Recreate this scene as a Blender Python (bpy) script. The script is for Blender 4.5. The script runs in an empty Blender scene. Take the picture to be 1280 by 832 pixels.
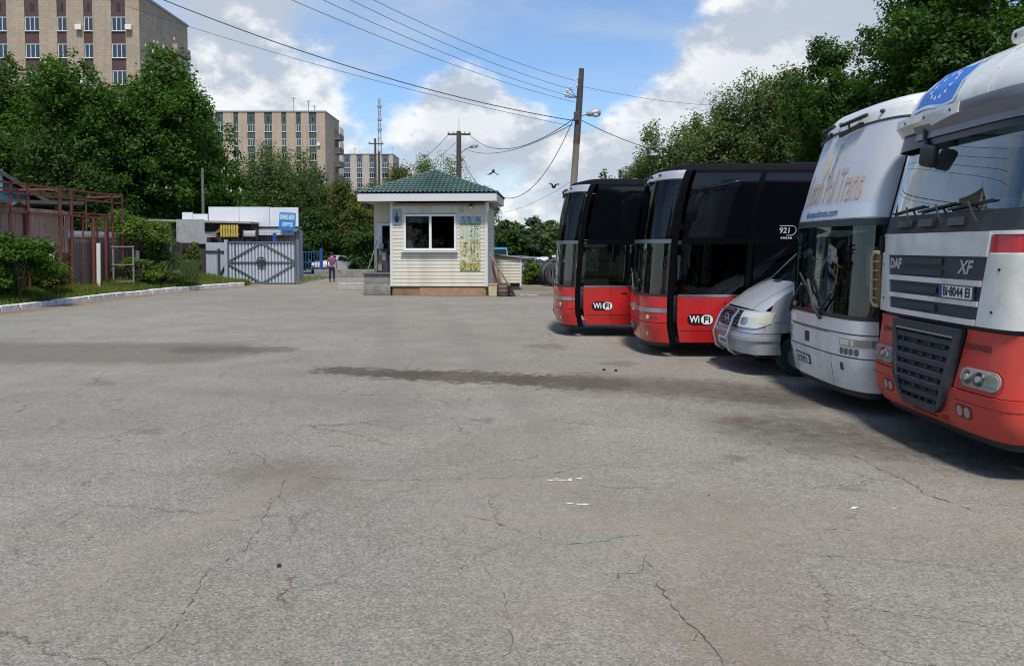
import bpy, bmesh, math, random
import numpy as np
from mathutils import Vector, Matrix
R = math.radians
random.seed(7)
C = bpy.context.scene.collection
scene = bpy.context.scene

# ---------------------------------------------------------------- camera
CAM_H, PITCH, FPX, CYP = 2.13, R(2.5), 950.0, 349.5
cd = bpy.data.cameras.new('camera'); cam = bpy.data.objects.new('camera', cd); C.objects.link(cam)
cam.location = (0, 0, CAM_H); cam.rotation_euler = (R(90) - PITCH, 0, 0)
cd.sensor_width = 36; cd.lens = FPX / 1280 * 36; cd.shift_y = -66.5 / 1280
cd.clip_start = 0.1; cd.clip_end = 6000
scene.camera = cam

def ray(px, py):
    xi = (px - 640) / FPX; yi = -(py - CYP) / FPX
    return Vector((xi, math.cos(PITCH) + yi * math.sin(PITCH), -math.sin(PITCH) + yi * math.cos(PITCH)))
def at_depth(px, py, Y):
    r = ray(px, py); t = Y / r.y
    return Vector((r.x * t, Y, CAM_H + r.z * t))
def at_ground(px, py, Z=0.0):
    r = ray(px, py); t = (Z - CAM_H) / r.z
    return Vector((r.x * t, r.y * t, Z))

# ---------------------------------------------------------------- node helpers
class NT:
    def __init__(s, tree): s.t = tree; s.l = tree.links
    def n(s, typ, **kw):
        nd = s.t.nodes.new(typ)
        for k, v in kw.items(): setattr(nd, k, v)
        return nd
    def setv(s, sock, v):
        if isinstance(v, bpy.types.NodeSocket): s.l.new(v, sock)
        elif v is not None:
            if hasattr(sock.default_value, '__len__') and not hasattr(v, '__len__'): v = (v, v, v)
            if hasattr(v, '__len__') and len(v) == 3 and hasattr(sock.default_value, '__len__') and len(sock.default_value) == 4: v = (*v, 1)
            sock.default_value = v
    def math(s, op, a, b=None, c=None, clamp=False):
        nd = s.n('ShaderNodeMath', operation=op, use_clamp=clamp)
        for i, v in enumerate((a, b, c)):
            if v is not None: s.setv(nd.inputs[i], v)
        return nd.outputs[0]
    def vm(s, op, a, b=None, scale=None):
        nd = s.n('ShaderNodeVectorMath', operation=op)
        s.setv(nd.inputs[0], a)
        if b is not None: s.setv(nd.inputs[1], b)
        if scale is not None: s.setv(nd.inputs[3], scale)
        return nd.outputs['Value'] if op in ('DOT_PRODUCT', 'LENGTH', 'DISTANCE') else nd.outputs[0]
    def noise(s, vec, scale, detail=4, rough=0.55, out=0, dist=0.0):
        nd = s.n('ShaderNodeTexNoise'); s.setv(nd.inputs['Vector'], vec)
        nd.inputs['Scale'].default_value = scale; nd.inputs['Detail'].default_value = detail
        nd.inputs['Roughness'].default_value = rough; nd.inputs['Distortion'].default_value = dist
        return nd.outputs[out]
    def ramp(s, fac, lo, hi, a=0.0, b=1.0, smooth=True):
        nd = s.n('ShaderNodeMapRange', interpolation_type='SMOOTHSTEP' if smooth else 'LINEAR')
        s.setv(nd.inputs[0], fac)
        for i, v in zip((1, 2, 3, 4), (lo, hi, a, b)): s.setv(nd.inputs[i], v)
        return nd.outputs[0]
    def mix(s, fac, a, b, mode='MIX'):
        nd = s.n('ShaderNodeMix', data_type='RGBA', blend_type=mode)
        s.setv(nd.inputs[0], fac); s.setv(nd.inputs[6], a); s.setv(nd.inputs[7], b)
        return nd.outputs[2]
    def sep(s, v):
        nd = s.n('ShaderNodeSeparateXYZ'); s.setv(nd.inputs[0], v); return nd.outputs
    def comb(s, x, y, z):
        nd = s.n('ShaderNodeCombineXYZ')
        for i, v in enumerate((x, y, z)): s.setv(nd.inputs[i], v)
        return nd.outputs[0]

# ---------------------------------------------------------------- world: Nishita sky with a procedural cloud layer
SUN_EL, SUN_AZ = R(63), R(175)      # azimuth clockwise from +Y (seen from above)
scene.world = bpy.data.worlds.new('World'); scene.world.use_nodes = True
w = NT(scene.world.node_tree); w.t.nodes.clear()
sky = w.n('ShaderNodeTexSky', sky_type='NISHITA'); sky.sun_disc = False
sky.sun_elevation = SUN_EL; sky.sun_rotation = SUN_AZ; sky.altitude = 100; sky.dust_density = 0.6; sky.ozone_density = 2.5
gen = w.n('ShaderNodeTexCoord').outputs['Generated']
d = w.vm('NORMALIZE', gen); dx, dy, dz = w.sep(d)
zc = w.math('MAXIMUM', dz, 0.0)
# high thin veil: perspective-projected layer
pz = w.math('ADD', zc, 0.10)
flat = w.comb(w.math('DIVIDE', dx, pz), w.math('DIVIDE', dy, pz), 0.0)
v1 = w.noise(w.vm('ADD', flat, (3.1, 1.7, 0.4)), 0.75, 6, 0.58, dist=0.4)
veil = w.ramp(v1, 0.40, 0.78)
# cumulus: noise on the view direction, stretched so that bases flatten
cv = w.comb(dx, dy, w.math('MULTIPLY', dz, 1.55))
def cloudnoise(vec):
    a = w.noise(vec, 3.6, 9, 0.56)
    b = w.noise(w.vm('ADD', vec, (5.3, 2.2, 9.1)), 11.0, 6, 0.6)
    return w.math('ADD', w.math('MULTIPLY', a, 0.72), w.math('MULTIPLY', b, 0.28))
cA = cloudnoise(cv)
cB = cloudnoise(w.vm('ADD', cv, (0.015, -0.02, 0.055)))
blobs = [((900, 150), 0.17, 0.20), ((1010, 60), 0.15, 0.20), ((800, 215), 0.13, 0.18), ((590, 140), 0.085, 0.16), ((675, 165), 0.065, 0.15),
         ((270, 150), 0.18, 0.13), ((330, 60), 0.20, 0.11), ((640, 280), 0.22, 0.14), ((480, 195), 0.12, 0.10), ((700, 40), 0.17, -0.20), ((470, 130), 0.07, -0.08), ((470, 20), 0.10, -0.06)]
dens = cA
for (px, py), rad, wt in blobs:
    c = ray(px, py).normalized()
    q = w.ramp(w.vm('DISTANCE', d, tuple(c)), rad * 1.15, rad * 0.25)
    dens = w.math('ADD', dens, w.math('MULTIPLY', q, wt))
cum = w.ramp(dens, 0.55, 0.665)
lit = w.ramp(w.math('SUBTRACT', cA, cB), -0.045, 0.05)
core = w.ramp(dens, 0.62, 0.86)
ccol = w.mix(lit, (4.9, 5.5, 6.4), (9.4, 9.45, 9.5))
ccol = w.mix(w.math('MULTIPLY', core, 0.42), ccol, (5.4, 5.9, 6.7))
base = w.mix(w.math('MULTIPLY', veil, 0.72), w.mix(1.0, sky.outputs[0], (1.32, 1.50, 1.66), 'MULTIPLY'), (5.9, 6.5, 7.4))
hz = w.ramp(dz, 0.16, 0.0)
base = w.mix(w.math('MULTIPLY', hz, 0.55), base, (8.0, 8.2, 8.4))
final = w.mix(w.math('MULTIPLY', cum, 0.96), base, ccol)
bg = w.n('ShaderNodeBackground'); w.setv(bg.inputs[0], final); bg.inputs[1].default_value = 0.085
w.l.new(bg.outputs[0], w.n('ShaderNodeOutputWorld').inputs[0])

sl = bpy.data.lights.new('sun', 'SUN'); sl.energy = 3.6; sl.angle = R(7); sl.color = (1.0, 0.95, 0.88)
sun = bpy.data.objects.new('sun', sl); C.objects.link(sun); sun.location = (0, -10, 40)
sd = Vector((math.sin(SUN_AZ) * math.cos(SUN_EL), math.cos(SUN_AZ) * math.cos(SUN_EL), math.sin(SUN_EL)))
sun.rotation_euler = (-sd).to_track_quat('-Z', 'Y').to_euler()

scene.view_settings.view_transform = 'Standard'; scene.view_settings.look = 'None'
scene.view_settings.gamma = 1; scene.view_settings.use_curve_mapping = False
scene.view_settings.exposure = 0.32
scene.cycles.use_denoising = True; scene.cycles.filter_width = 1.1
scene.cycles.max_bounces = 6; scene.cycles.transparent_max_bounces = 10; scene.cycles.use_adaptive_sampling = True; scene.cycles.adaptive_threshold = 0.01
scene.cycles.caustics_reflective = False; scene.cycles.caustics_refractive = False

# ---------------------------------------------------------------- materials
MATS = {}
def mat(name, col=(0.5, 0.5, 0.5), rough=0.5, metal=0.0, coat=0.0, var=0.0, vscale=6.0, dirt=None, dirt_amt=0.0, dscale=2.0, bump=0.0, bscale=60.0, spec=0.5, coord='Object', stretch=None):
    if name in MATS: return MATS[name]
    m = bpy.data.materials.new(name); m.use_nodes = True
    t = NT(m.node_tree); b = t.t.nodes['Principled BSDF']
    c = (*col, 1); b.inputs['Base Color'].default_value = c
    b.inputs['Roughness'].default_value = rough; b.inputs['Metallic'].default_value = metal
    b.inputs['Coat Weight'].default_value = coat; b.inputs['Coat Roughness'].default_value = 0.06
    b.inputs['Specular IOR Level'].default_value = spec
    if var or dirt or bump:
        P = t.n('ShaderNodeTexCoord').outputs[coord]
        if stretch: P = t.vm('MULTIPLY', P, stretch)
        cs = None
        if var:
            nz = t.noise(P, vscale, 5, 0.6)
            f = t.ramp(nz, 0.25, 0.75, 1 - var, 1 + var, smooth=False)
            cs = t.mix(1.0, c, t.comb(f, f, f), 'MULTIPLY')
        if dirt:
            nz = t.noise(P, dscale, 7, 0.65)
            f = t.ramp(nz, 0.42, 0.75, 0.0, dirt_amt)
            cs = t.mix(f, cs if cs is not None else c, (*dirt, 1))
            t.setv(b.inputs['Roughness'], t.ramp(nz, 0.4, 0.75, rough, min(1, rough + 0.25)))
        if cs is not None: t.setv(b.inputs['Base Color'], cs)
        if bump:
            bp = t.n('ShaderNodeBump'); bp.inputs['Strength'].default_value = bump; bp.inputs['Distance'].default_value = 0.01
            t.setv(bp.inputs['Height'], t.noise(P, bscale, 5, 0.6)); t.l.new(bp.outputs[0], b.inputs['Normal'])
    MATS[name] = m; return m

def glass_mat(name, tint=(0.5, 0.57, 0.55), refl=1.0, rough=0.015):
    if name in MATS: return MATS[name]
    m = bpy.data.materials.new(name); m.use_nodes = True
    t = NT(m.node_tree); t.t.nodes.clear()
    tr = t.n('ShaderNodeBsdfTransparent'); tr.inputs[0].default_value = (*tint, 1)
    gl = t.n('ShaderNodeBsdfGlossy'); gl.inputs['Roughness'].default_value = rough; gl.inputs[0].default_value = (0.95, 1, 1, 1)
    fr = t.n('ShaderNodeFresnel'); fr.inputs[0].default_value = 1.52
    mx = t.n('ShaderNodeMixShader')
    t.setv(mx.inputs[0], t.math('MULTIPLY_ADD', fr.outputs[0], refl, 0.02, clamp=True))
    t.l.new(tr.outputs[0], mx.inputs[1]); t.l.new(gl.outputs[0], mx.inputs[2])
    t.l.new(mx.outputs[0], t.n('ShaderNodeOutputMaterial').inputs[0])
    MATS[name] = m; return m

def leaf_mat(name, col, col2, trans=0.35):
    if name in MATS: return MATS[name]
    m = bpy.data.materials.new(name); m.use_nodes = True
    t = NT(m.node_tree); t.t.nodes.clear()
    g = t.n('ShaderNodeNewGeometry'); P = t.n('ShaderNodeTexCoord').outputs['Object']
    f = t.math('MULTIPLY_ADD', g.outputs['Random Per Island'], 0.45, t.math('MULTIPLY', t.noise(P, 0.55, 4, 0.65), 0.75))
    c = t.mix(t.ramp(f, 0.2, 0.9), (*col, 1), (*col2, 1))
    df = t.n('ShaderNodeBsdfPrincipled'); t.setv(df.inputs['Base Color'], c); df.inputs['Roughness'].default_value = 0.5
    df.inputs['Specular IOR Level'].default_value = 0.12
    tl = t.n('ShaderNodeBsdfTranslucent'); t.setv(tl.inputs[0], t.mix(1.0, c, (1.25, 1.35, 0.55, 1), 'MULTIPLY'))
    mx = t.n('ShaderNodeMixShader'); mx.inputs[0].default_value = trans
    t.l.new(df.outputs[0], mx.inputs[1]); t.l.new(tl.outputs[0], mx.inputs[2])
    t.l.new(mx.outputs[0], t.n('ShaderNodeOutputMaterial').inputs[0])
    MATS[name] = m; return m

# ---------------------------------------------------------------- object helpers
def tag(o, label=None, cat=None, group=None, kind=None):
    if label: o['label'] = label
    if cat: o['category'] = cat
    if group: o['group'] = group
    if kind: o['kind'] = kind
    return o
def empty(name, loc, rz=0.0):
    o = bpy.data.objects.new(name, None); C.objects.link(o); o.location = loc; o.rotation_euler = (0, 0, rz)
    o.empty_display_size = 0.2
    return o
def link_mesh(name, me, parent=None, loc=None, rz=0.0):
    o = bpy.data.objects.new(name, me); C.objects.link(o)
    if parent: o.parent = parent
    if loc is not None: o.location = loc
    if rz: o.rotation_euler = (0, 0, rz)
    return o
def copy_tree(o, parent=None):
    c = o.copy(); C.objects.link(c)
    if parent: c.parent = parent
    for ch in list(o.children): copy_tree(ch, c)
    return c

class MB:
    def __init__(s): s.v = []; s.f = []
    def add(s, vs, fs):
        k = len(s.v); s.v += [tuple(p) for p in vs]; s.f += [tuple(i + k for i in f) for f in fs]; return s
    def box(s, x0, x1, y0, y1, z0, z1, M=None):
        vs = [Vector((x, y, z)) for z in (z0, z1) for x, y in ((x0, y0), (x1, y0), (x1, y1), (x0, y1))]
        if M: vs = [M @ p for p in vs]
        return s.add(vs, [(3, 2, 1, 0), (4, 5, 6, 7), (0, 1, 5, 4), (1, 2, 6, 5), (2, 3, 7, 6), (3, 0, 4, 7)])
    def rbox(s, x0, x1, y0, y1, z0, z1, r=0.01, seg=2, M=None):
        bm = bmesh.new(); bmesh.ops.create_cube(bm, size=1)
        for p in bm.verts: p.co = Vector(((x0 + x1) / 2 + p.co.x * (x1 - x0), (y0 + y1) / 2 + p.co.y * (y1 - y0), (z0 + z1) / 2 + p.co.z * (z1 - z0)))
        r = min(r, 0.49 * min(abs(x1 - x0), abs(y1 - y0), abs(z1 - z0)))
        bmesh.ops.bevel(bm, geom=bm.edges[:], offset=r, segments=seg, affect='EDGES', profile=0.5)
        bm.verts.index_update()
        vs = [M @ p.co if M else p.co.copy() for p in bm.verts]; fs = [[q.index for q in f.verts] for f in bm.faces]; bm.free()
        return s.add(vs, fs)
    def bar(s, a, b, wd, hd=None, up=(0, 0, 1)):
        a = Vector(a); b = Vector(b); hd = hd or wd; t = (b - a).normalized(); up = Vector(up)
        if abs(t.dot(up)) > 0.95: up = Vector((0, 1, 0))
        u = t.cross(up).normalized(); v = u.cross(t)
        q = [(-wd / 2, -hd / 2), (wd / 2, -hd / 2), (wd / 2, hd / 2), (-wd / 2, hd / 2)]
        vs = [p + u * i + v * j for p in (a, b) for i, j in q]
        return s.add(vs, [(3, 2, 1, 0), (4, 5, 6, 7), (0, 1, 5, 4), (1, 2, 6, 5), (2, 3, 7, 6), (3, 0, 4, 7)])
    def tube(s, pts, r, n=8, cap=True):
        pts = [Vector(p) for p in pts]; m = len(pts); rs = r if hasattr(r, '__len__') else [r] * m
        t0 = (pts[1] - pts[0]).normalized(); up = Vector((0, 0, 1)) if abs(t0.z) < 0.9 else Vector((0, 1, 0))
        u = t0.cross(up).normalized(); vs = []
        for i, p in enumerate(pts):
            t = (pts[min(i + 1, m - 1)] - pts[max(i - 1, 0)]).normalized()
            u = (u - t * u.dot(t)).normalized(); v = t.cross(u)
            for k in range(n):
                a = 2 * math.pi * k / n; vs.append(p + (u * math.cos(a) + v * math.sin(a)) * rs[i])
        fs = [(i * n + k, i * n + (k + 1) % n, (i + 1) * n + (k + 1) % n, (i + 1) * n + k) for i in range(m - 1) for k in range(n)]
        if cap: fs += [tuple(range(n))[::-1], tuple((m - 1) * n + k for k in range(n))]
        return s.add(vs, fs)
    def lathe(s, prof, n=24, M=None, cap=True):   # profile (r, z) round the z axis
        vs = [Vector((r * math.cos(2 * math.pi * k / n), r * math.sin(2 * math.pi * k / n), z)) for r, z in prof for k in range(n)]
        if M: vs = [M @ p for p in vs]
        m = len(prof)
        fs = [(i * n + k, i * n + (k + 1) % n, (i + 1) * n + (k + 1) % n, (i + 1) * n + k) for i in range(m - 1) for k in range(n)]
        if cap: fs += [tuple(range(n))[::-1], tuple((m - 1) * n + k for k in range(n))]
        return s.add(vs, fs)
    def prism(s, poly, dvec, M=None):             # polygon of 3D points extruded by dvec
        n = len(poly); dv = Vector(dvec); vs = [Vector(p) for p in poly] + [Vector(p) + dv for p in poly]
        if M: vs = [M @ p for p in vs]
        return s.add(vs, [tuple(range(n))[::-1], tuple(range(n, 2 * n))] + [(i, (i + 1) % n, n + (i + 1) % n, n + i) for i in range(n)])
    def grid(s, fn, nu, nv):
        vs = [fn(i / nu, j / nv) for j in range(nv + 1) for i in range(nu + 1)]
        fs = [(j * (nu + 1) + i, j * (nu + 1) + i + 1, (j + 1) * (nu + 1) + i + 1, (j + 1) * (nu + 1) + i) for j in range(nv) for i in range(nu)]
        return s.add(vs, fs)
    def sphere(s, c, r, n=12, m=8):
        r = r if hasattr(r, '__len__') else (r, r, r); c = Vector(c)
        prof = [(math.sin(math.pi * j / m), -math.cos(math.pi * j / m)) for j in range(m + 1)]
        prof[0] = (0.02, -1); prof[-1] = (0.02, 1)
        return s.lathe(prof, n, Matrix.Translation(c) @ Matrix.Diagonal((*r, 1)))
    def mesh(s, name, m, smooth=None, fix=True):
        me = bpy.data.meshes.new(name); me.from_pydata(s.v, [], s.f)
        if fix:
            bm = bmesh.new(); bm.from_mesh(me); bmesh.ops.recalc_face_normals(bm, faces=bm.faces); bm.to_mesh(me); bm.free()
        me.materials.append(m)
        if smooth:
            me.shade_smooth(); me.set_sharp_from_angle(angle=R(smooth))
        return me
    def build(s, name, m, parent=None, smooth=None, loc=None, rz=0.0, fix=True):
        return link_mesh(name, s.mesh(name, m, smooth, fix), parent, loc, rz)

def text2d(body, size=1.0, bold=0.0, shear=0.0, spacing=1.0):
    cu = bpy.data.curves.new('txt', 'FONT'); cu.body = body; cu.size = size; cu.align_x = 'CENTER'; cu.align_y = 'CENTER'
    cu.offset = bold; cu.shear = shear; cu.space_character = spacing; cu.resolution_u = 3
    o = bpy.data.objects.new('txt', cu); C.objects.link(o)
    dg = bpy.context.evaluated_depsgraph_get()
    me = bpy.data.meshes.new_from_object(o.evaluated_get(dg))
    vs = [tuple(p.co) for p in me.vertices]; fs = [tuple(p.vertices) for p in me.polygons]
    bpy.data.objects.remove(o); bpy.data.curves.remove(cu); bpy.data.meshes.remove(me)
    return vs, fs
def text_obj(name, body, size, m, fn, parent, width=None, **kw):
    vs, fs = text2d(body, size, **kw)
    if width:
        xs = [p[0] for p in vs]; k = width / (max(xs) - min(xs)); c0 = (max(xs) + min(xs)) / 2
        vs = [((p[0] - c0) * k, p[1], 0) for p in vs]
    b = MB(); b.add([fn(p[0], p[1]) for p in vs], fs)
    return b.build(name, m, parent, fix=False)

class Shell:
    """A vehicle nose: a plan curve (s = arc length from the nose centre, + towards y=0) swept up z."""
    def __init__(s, W, D, n, L, rake, inset=lambda z: 0.0):
        s.W, s.rake, s.inset = W, rake, inset
        pts = []
        for k in range(61):
            a = math.pi / 2 * k / 60
            pts.append((D * (1 - math.cos(a) ** (2 / n)), W / 2 * math.sin(a) ** (2 / n)))
        pts.append((L, W / 2)); s.p = np.array(pts)
        dl = np.hypot(*np.diff(s.p, axis=0).T); s.sl = np.concatenate([[0], np.cumsum(dl)])
        tg = np.gradient(s.p, s.sl, axis=0, edge_order=1); tg[0] = (0, 1); tg[-1] = (1, 0)
        tg /= np.linalg.norm(tg, axis=1)[:, None]; s.tg = tg; s.corner = s.sl[-2]
    def side(s, x): return s.corner + (x - s.p[-2, 0])       # arc length of a point x metres behind the nose on the side
    def P(s, q, z, off=0.0):
        a = abs(q); sg = 1 if q >= 0 else -1
        x = np.interp(a, s.sl, s.p[:, 0]); h = np.interp(a, s.sl, s.p[:, 1])
        tx = np.interp(a, s.sl, s.tg[:, 0]); th = np.interp(a, s.sl, s.tg[:, 1])
        k = 1 - s.inset(z) / (s.W / 2)
        return Vector((x - th * off + s.rake(z), s.W / 2 - sg * (h * k + tx * off), z))
    def patch(s, s0, s1, z0, z1, off=0.0, th=0.03, ns=12, nz=2, b=None):
        b = b or MB(); G = []
        for j in range(nz + 1):
            for i in range(ns + 1):
                ti, tj = i / ns, j / nz
                if callable(z0) or callable(z1):
                    q = s0 + (s1 - s0) * ti; a = z0(q) if callable(z0) else z0; e = z1(q) if callable(z1) else z1; z = a + (e - a) * tj
                else:
                    z = z0 + (z1 - z0) * tj; a = s0(z) if callable(s0) else s0; e = s1(z) if callable(s1) else s1; q = a + (e - a) * ti
                G.append((q, z))
        n1 = ns + 1
        vs = [s.P(q, z, off) for q, z in G]
        fs = [(j * n1 + i, j * n1 + i + 1, (j + 1) * n1 + i + 1, (j + 1) * n1 + i) for j in range(nz) for i in range(ns)]
        if th:
            rim = [i for i in range(n1)] + [j * n1 + ns for j in range(1, nz + 1)] + [nz * n1 + i for i in range(ns - 1, -1, -1)] + [j * n1 for j in range(nz - 1, 0, -1)]
            k = len(vs); vs += [s.P(*G[i], off - th) for i in rim]; m = len(rim)
            fs += [(rim[i], rim[(i + 1) % m], k + (i + 1) % m, k + i) for i in range(m)]
        return b.add(vs, fs)
    def poly(s, pts, off=0.0, th=0.03, b=None, ngon=False):
        b = b or MB(); n = len(pts)
        vs = [s.P(q, z, off) for q, z in pts] + [s.P(q, z, off - th) for q, z in pts]
        fs = [(i, (i + 1) % n, n + (i + 1) % n, n + i) for i in range(n)]
        if ngon: fs.append(tuple(range(n)))
        else:
            cq = sum(p[0] for p in pts) / n; cz = sum(p[1] for p in pts) / n; vs.append(s.P(cq, cz, off))
            fs += [(i, (i + 1) % n, 2 * n) for i in range(n)]
        return b.add(vs, fs)
def stadium(cx, cy, wd, ht, r=None, n=6):
    r = min(r or min(wd, ht) / 2, wd / 2, ht / 2); out = []
    for qx, qy, a0 in ((1, 1, 0), (-1, 1, 90), (-1, -1, 180), (1, -1, 270)):
        for k in range(n + 1):
            a = R(a0 + 90 * k / n); out.append((cx + qx * (wd / 2 - r) + r * math.cos(a), cy + qy * (ht / 2 - r) + r * math.sin(a)))
    return out

# ---- shared materials
RUB = mat('tyre_rubber', (0.018, 0.018, 0.019), 0.85, var=0.3, vscale=20, dirt=(0.10, 0.09, 0.08), dirt_amt=0.5, dscale=5)
BLK = mat('black_plastic', (0.016, 0.017, 0.019), 0.5, dirt=(0.09, 0.085, 0.08), dirt_amt=0.25, dscale=4)
DKG = mat('dark_grey_plastic', (0.045, 0.048, 0.054), 0.55, dirt=(0.12, 0.11, 0.10), dirt_amt=0.35, dscale=5)
CHR = mat('polished_metal', (0.55, 0.56, 0.58), 0.22, 1.0, dirt=(0.2, 0.19, 0.18), dirt_amt=0.4, dscale=8)
STEEL = mat('galvanised_metal', (0.36, 0.37, 0.38), 0.5, 0.7, var=0.2)
WPAINT = mat('white_plain', (0.72, 0.72, 0.70), 0.4)
BLKGL = mat('black_window_glass', (0.003, 0.0035, 0.005), 0.03, spec=0.42)
LENS = glass_mat('lamp_lens', (0.9, 0.91, 0.9), .7)
REFL = mat('lamp_reflector', (0.55, 0.55, 0.53), 0.28, 0.35)
AMB = mat('amber_lens', (0.65, 0.22, 0.03), 0.25)
WS = glass_mat('windscreen_glass', (0.60, 0.72, 0.70), 1.25)
WSD = glass_mat('dark_windscreen_glass', (0.17, 0.18, 0.20), 0.22)
INT = mat('dark_interior', (0.03, 0.031, 0.034), 0.8)
SEATF = mat('seat_fabric', (0.07, 0.075, 0.10), 0.9, var=0.4, vscale=30)
# ================================================================ GROUND
KERB = [(-17.0, -6), (-16.75, 15), (-16.64, 24.6), (-16.45, 32.5), (-15.6, 37.0), (-14.5, 41.2)]
def kerb_x(y):
    return float(np.interp(y, [p[1] for p in KERB], [p[0] for p in KERB]))

def ground_mat():
    m = bpy.data.materials.new('worn_asphalt'); m.use_nodes = True
    t = NT(m.node_tree); b = t.t.nodes['Principled BSDF']
    P = t.n('ShaderNodeTexCoord').outputs['Object']
    n1 = t.noise(P, 0.16, 5, 0.6); n2 = t.noise(P, 0.9, 6, 0.62); n3 = t.noise(P, 45, 3, 0.7); n4 = t.noise(P, 150, 2, 0.6)
    c = t.mix(t.ramp(n1, 0.3, 0.7), (0.182, 0.178, 0.166), (0.235, 0.229, 0.214))
    c = t.mix(t.ramp(n2, 0.35, 0.72, 0, 0.55), c, (0.158, 0.150, 0.135))
    # tan dust in long drifts
    n5 = t.noise(t.vm('MULTIPLY', t.vm('ADD', P, (11, 3, 0)), (0.35, 0.8, 1)), 0.8, 6, 0.6)
    c = t.mix(t.ramp(n5, 0.52, 0.74, 0, 0.45), c, (0.236, 0.215, 0.182))
    # aggregate speckle
    vo = t.n('ShaderNodeTexVoronoi'); t.setv(vo.inputs['Vector'], P); vo.inputs['Scale'].default_value = 70
    sp = t.ramp(t.sep(vo.outputs['Color'])[0], 0.0, 1.0, 0.74, 1.26, smooth=False)
    c = t.mix(1.0, c, t.comb(sp, sp, sp), 'MULTIPLY')
    sp2 = t.ramp(n3, 0.3, 0.7, 0.82, 1.17); c = t.mix(1.0, c, t.comb(sp2, sp2, sp2), 'MULTIPLY')
    n6 = t.noise(t.vm('ADD', P, (40, 9, 0)), 9.0, 5, 0.7)
    sp3 = t.ramp(n6, 0.3, 0.7, 0.90, 1.09); c = t.mix(1.0, c, t.comb(sp3, sp3, sp3), 'MULTIPLY')
    bright = t.ramp(n4, 0.70, 0.76); c = t.mix(t.math('MULTIPLY', bright, 0.5), c, (0.45, 0.44, 0.42))
    dark = t.ramp(t.noise(t.vm('ADD', P, (3, 8, 0)), 30, 3, 0.6), 0.66, 0.70); c = t.mix(t.math('MULTIPLY', dark, 0.7), c, (0.055, 0.051, 0.045))
    for sc_, rad_ in ((16, .17), (34, .22)):      # embedded stones, pale and dark
        vd = t.n('ShaderNodeTexVoronoi'); t.setv(vd.inputs['Vector'], t.vm('ADD', P, (sc_, 3, 0))); vd.inputs['Scale'].default_value = sc_
        dot = t.ramp(vd.outputs['Distance'], rad_, rad_ * .6); rc_, gc_, bc_ = t.sep(vd.outputs['Color'])
        c = t.mix(t.math('MULTIPLY', dot, t.ramp(rc_, .74, .78, 0, .55)), c, (.40, .385, .36))
        c = t.mix(t.math('MULTIPLY', dot, t.ramp(gc_, .70, .74, 0, .7)), c, (.055, .052, .047))
    # hairline crack network, broken up by noise
    Pd = t.vm('ADD', P, t.vm('SCALE', t.vm('SUBTRACT', t.noise(P, 2.5, 5, .7, out=1), (.5, .5, .5)), scale=.55))
    for sc_, th_, am_ in ((.42, .006, .8), (1.3, .011, .5)):
        ve = t.n('ShaderNodeTexVoronoi', feature='DISTANCE_TO_EDGE'); t.setv(ve.inputs['Vector'], t.vm('MULTIPLY', Pd, (1, 1, 0))); ve.inputs['Scale'].default_value = sc_
        msk = t.ramp(t.noise(t.vm('ADD', P, (sc_ * 30, 5, 0)), .7, 4, .6), 0.47, .58)
        c = t.mix(t.math('MULTIPLY', t.ramp(ve.outputs['Distance'], th_, 0.0), t.math('MULTIPLY', msk, am_)), c, (.06, .054, .047))
    # stains with a shape of their own
    wob = t.vm('SCALE', t.vm('SUBTRACT', t.noise(P, 1.6, 6, 0.65, out=1), (0.5, 0.5, 0.5)), scale=1.0)
    Pw = t.vm('MULTIPLY', t.vm('ADD', P, wob), (1, 1, 0))
    edge = t.noise(P, 6, 5, 0.7); brk = t.math('ADD', t.math('MULTIPLY', t.noise(t.vm('ADD', P, (7, 1, 0)), 5, 6, .7), .6), t.math('MULTIPLY', t.noise(P, 38, 3, .7), .4))
    def seg(a, bb, rad, soft, col, amt, tex=0.5, lo=.35):
        nonlocal c
        A = Vector((*a, 0)); AB = Vector((*bb, 0)) - A
        pa = t.vm('SUBTRACT', Pw, tuple(A))
        h = t.math('DIVIDE', t.vm('DOT_PRODUCT', pa, tuple(AB)), AB.length_squared, clamp=True)
        dd = t.vm('LENGTH', t.vm('SUBTRACT', pa, t.vm('SCALE', tuple(AB), scale=h)))
        dd = t.math('ADD', dd, t.math('MULTIPLY', t.math('SUBTRACT', edge, 0.5), tex))
        c = t.mix(t.math('MULTIPLY', t.ramp(dd, rad + soft * 1.3, rad * .7), t.ramp(brk, .32, .62, amt * lo, amt)), c, col)
    brown = (0.064, 0.052, 0.040)
    tan = (0.232, 0.205, 0.165)
    for a_, b_ in (((-2.0, 6.9), (-2.9, 4.4)), ((-2.0, 6.85), (.4, 6.8)), ((.95, 5.2), (1.3, 3.6)), ((-.6, 6.0), (1.3, 5.6)), ((3.6, 7.6), (4.6, 6.2)), ((-6.2, 10.5), (-9, 8.2))):
        seg(a_, b_, 0.0, 0.22, tan, 0.5, .5, .1)
    for (x_, y_, r_) in ((-.4, 9.3, .10), (2.2, 7.6, .07), (-4.2, 8.7, .12), (1.9, 13.8, .2), (.6, 16.2, .25), (3.0, 6.6, .05), (-1.2, 5.1, .03), (-6.5, 11.8, .14)):
        seg((x_, y_), (x_ + r_ * .5, y_), r_, r_, (0.085, 0.08, 0.074), 0.6, .25, .3)
    for k_ in range(2):
        seg((-5 + k_ * 1.9, 30), (-1.4 + k_ * 1.7, 9), .10, .25, (0.150, 0.146, 0.138), 0.45, .3, .1)
    seg((-3.0, 12.95), (-1.6, 12.6), 0.36, 0.10, brown, 0.95, 1.3, .75); seg((-1.7, 12.6), (.2, 12.2), 0.52, 0.12, brown, 0.95, 1.4, .7)
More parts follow.
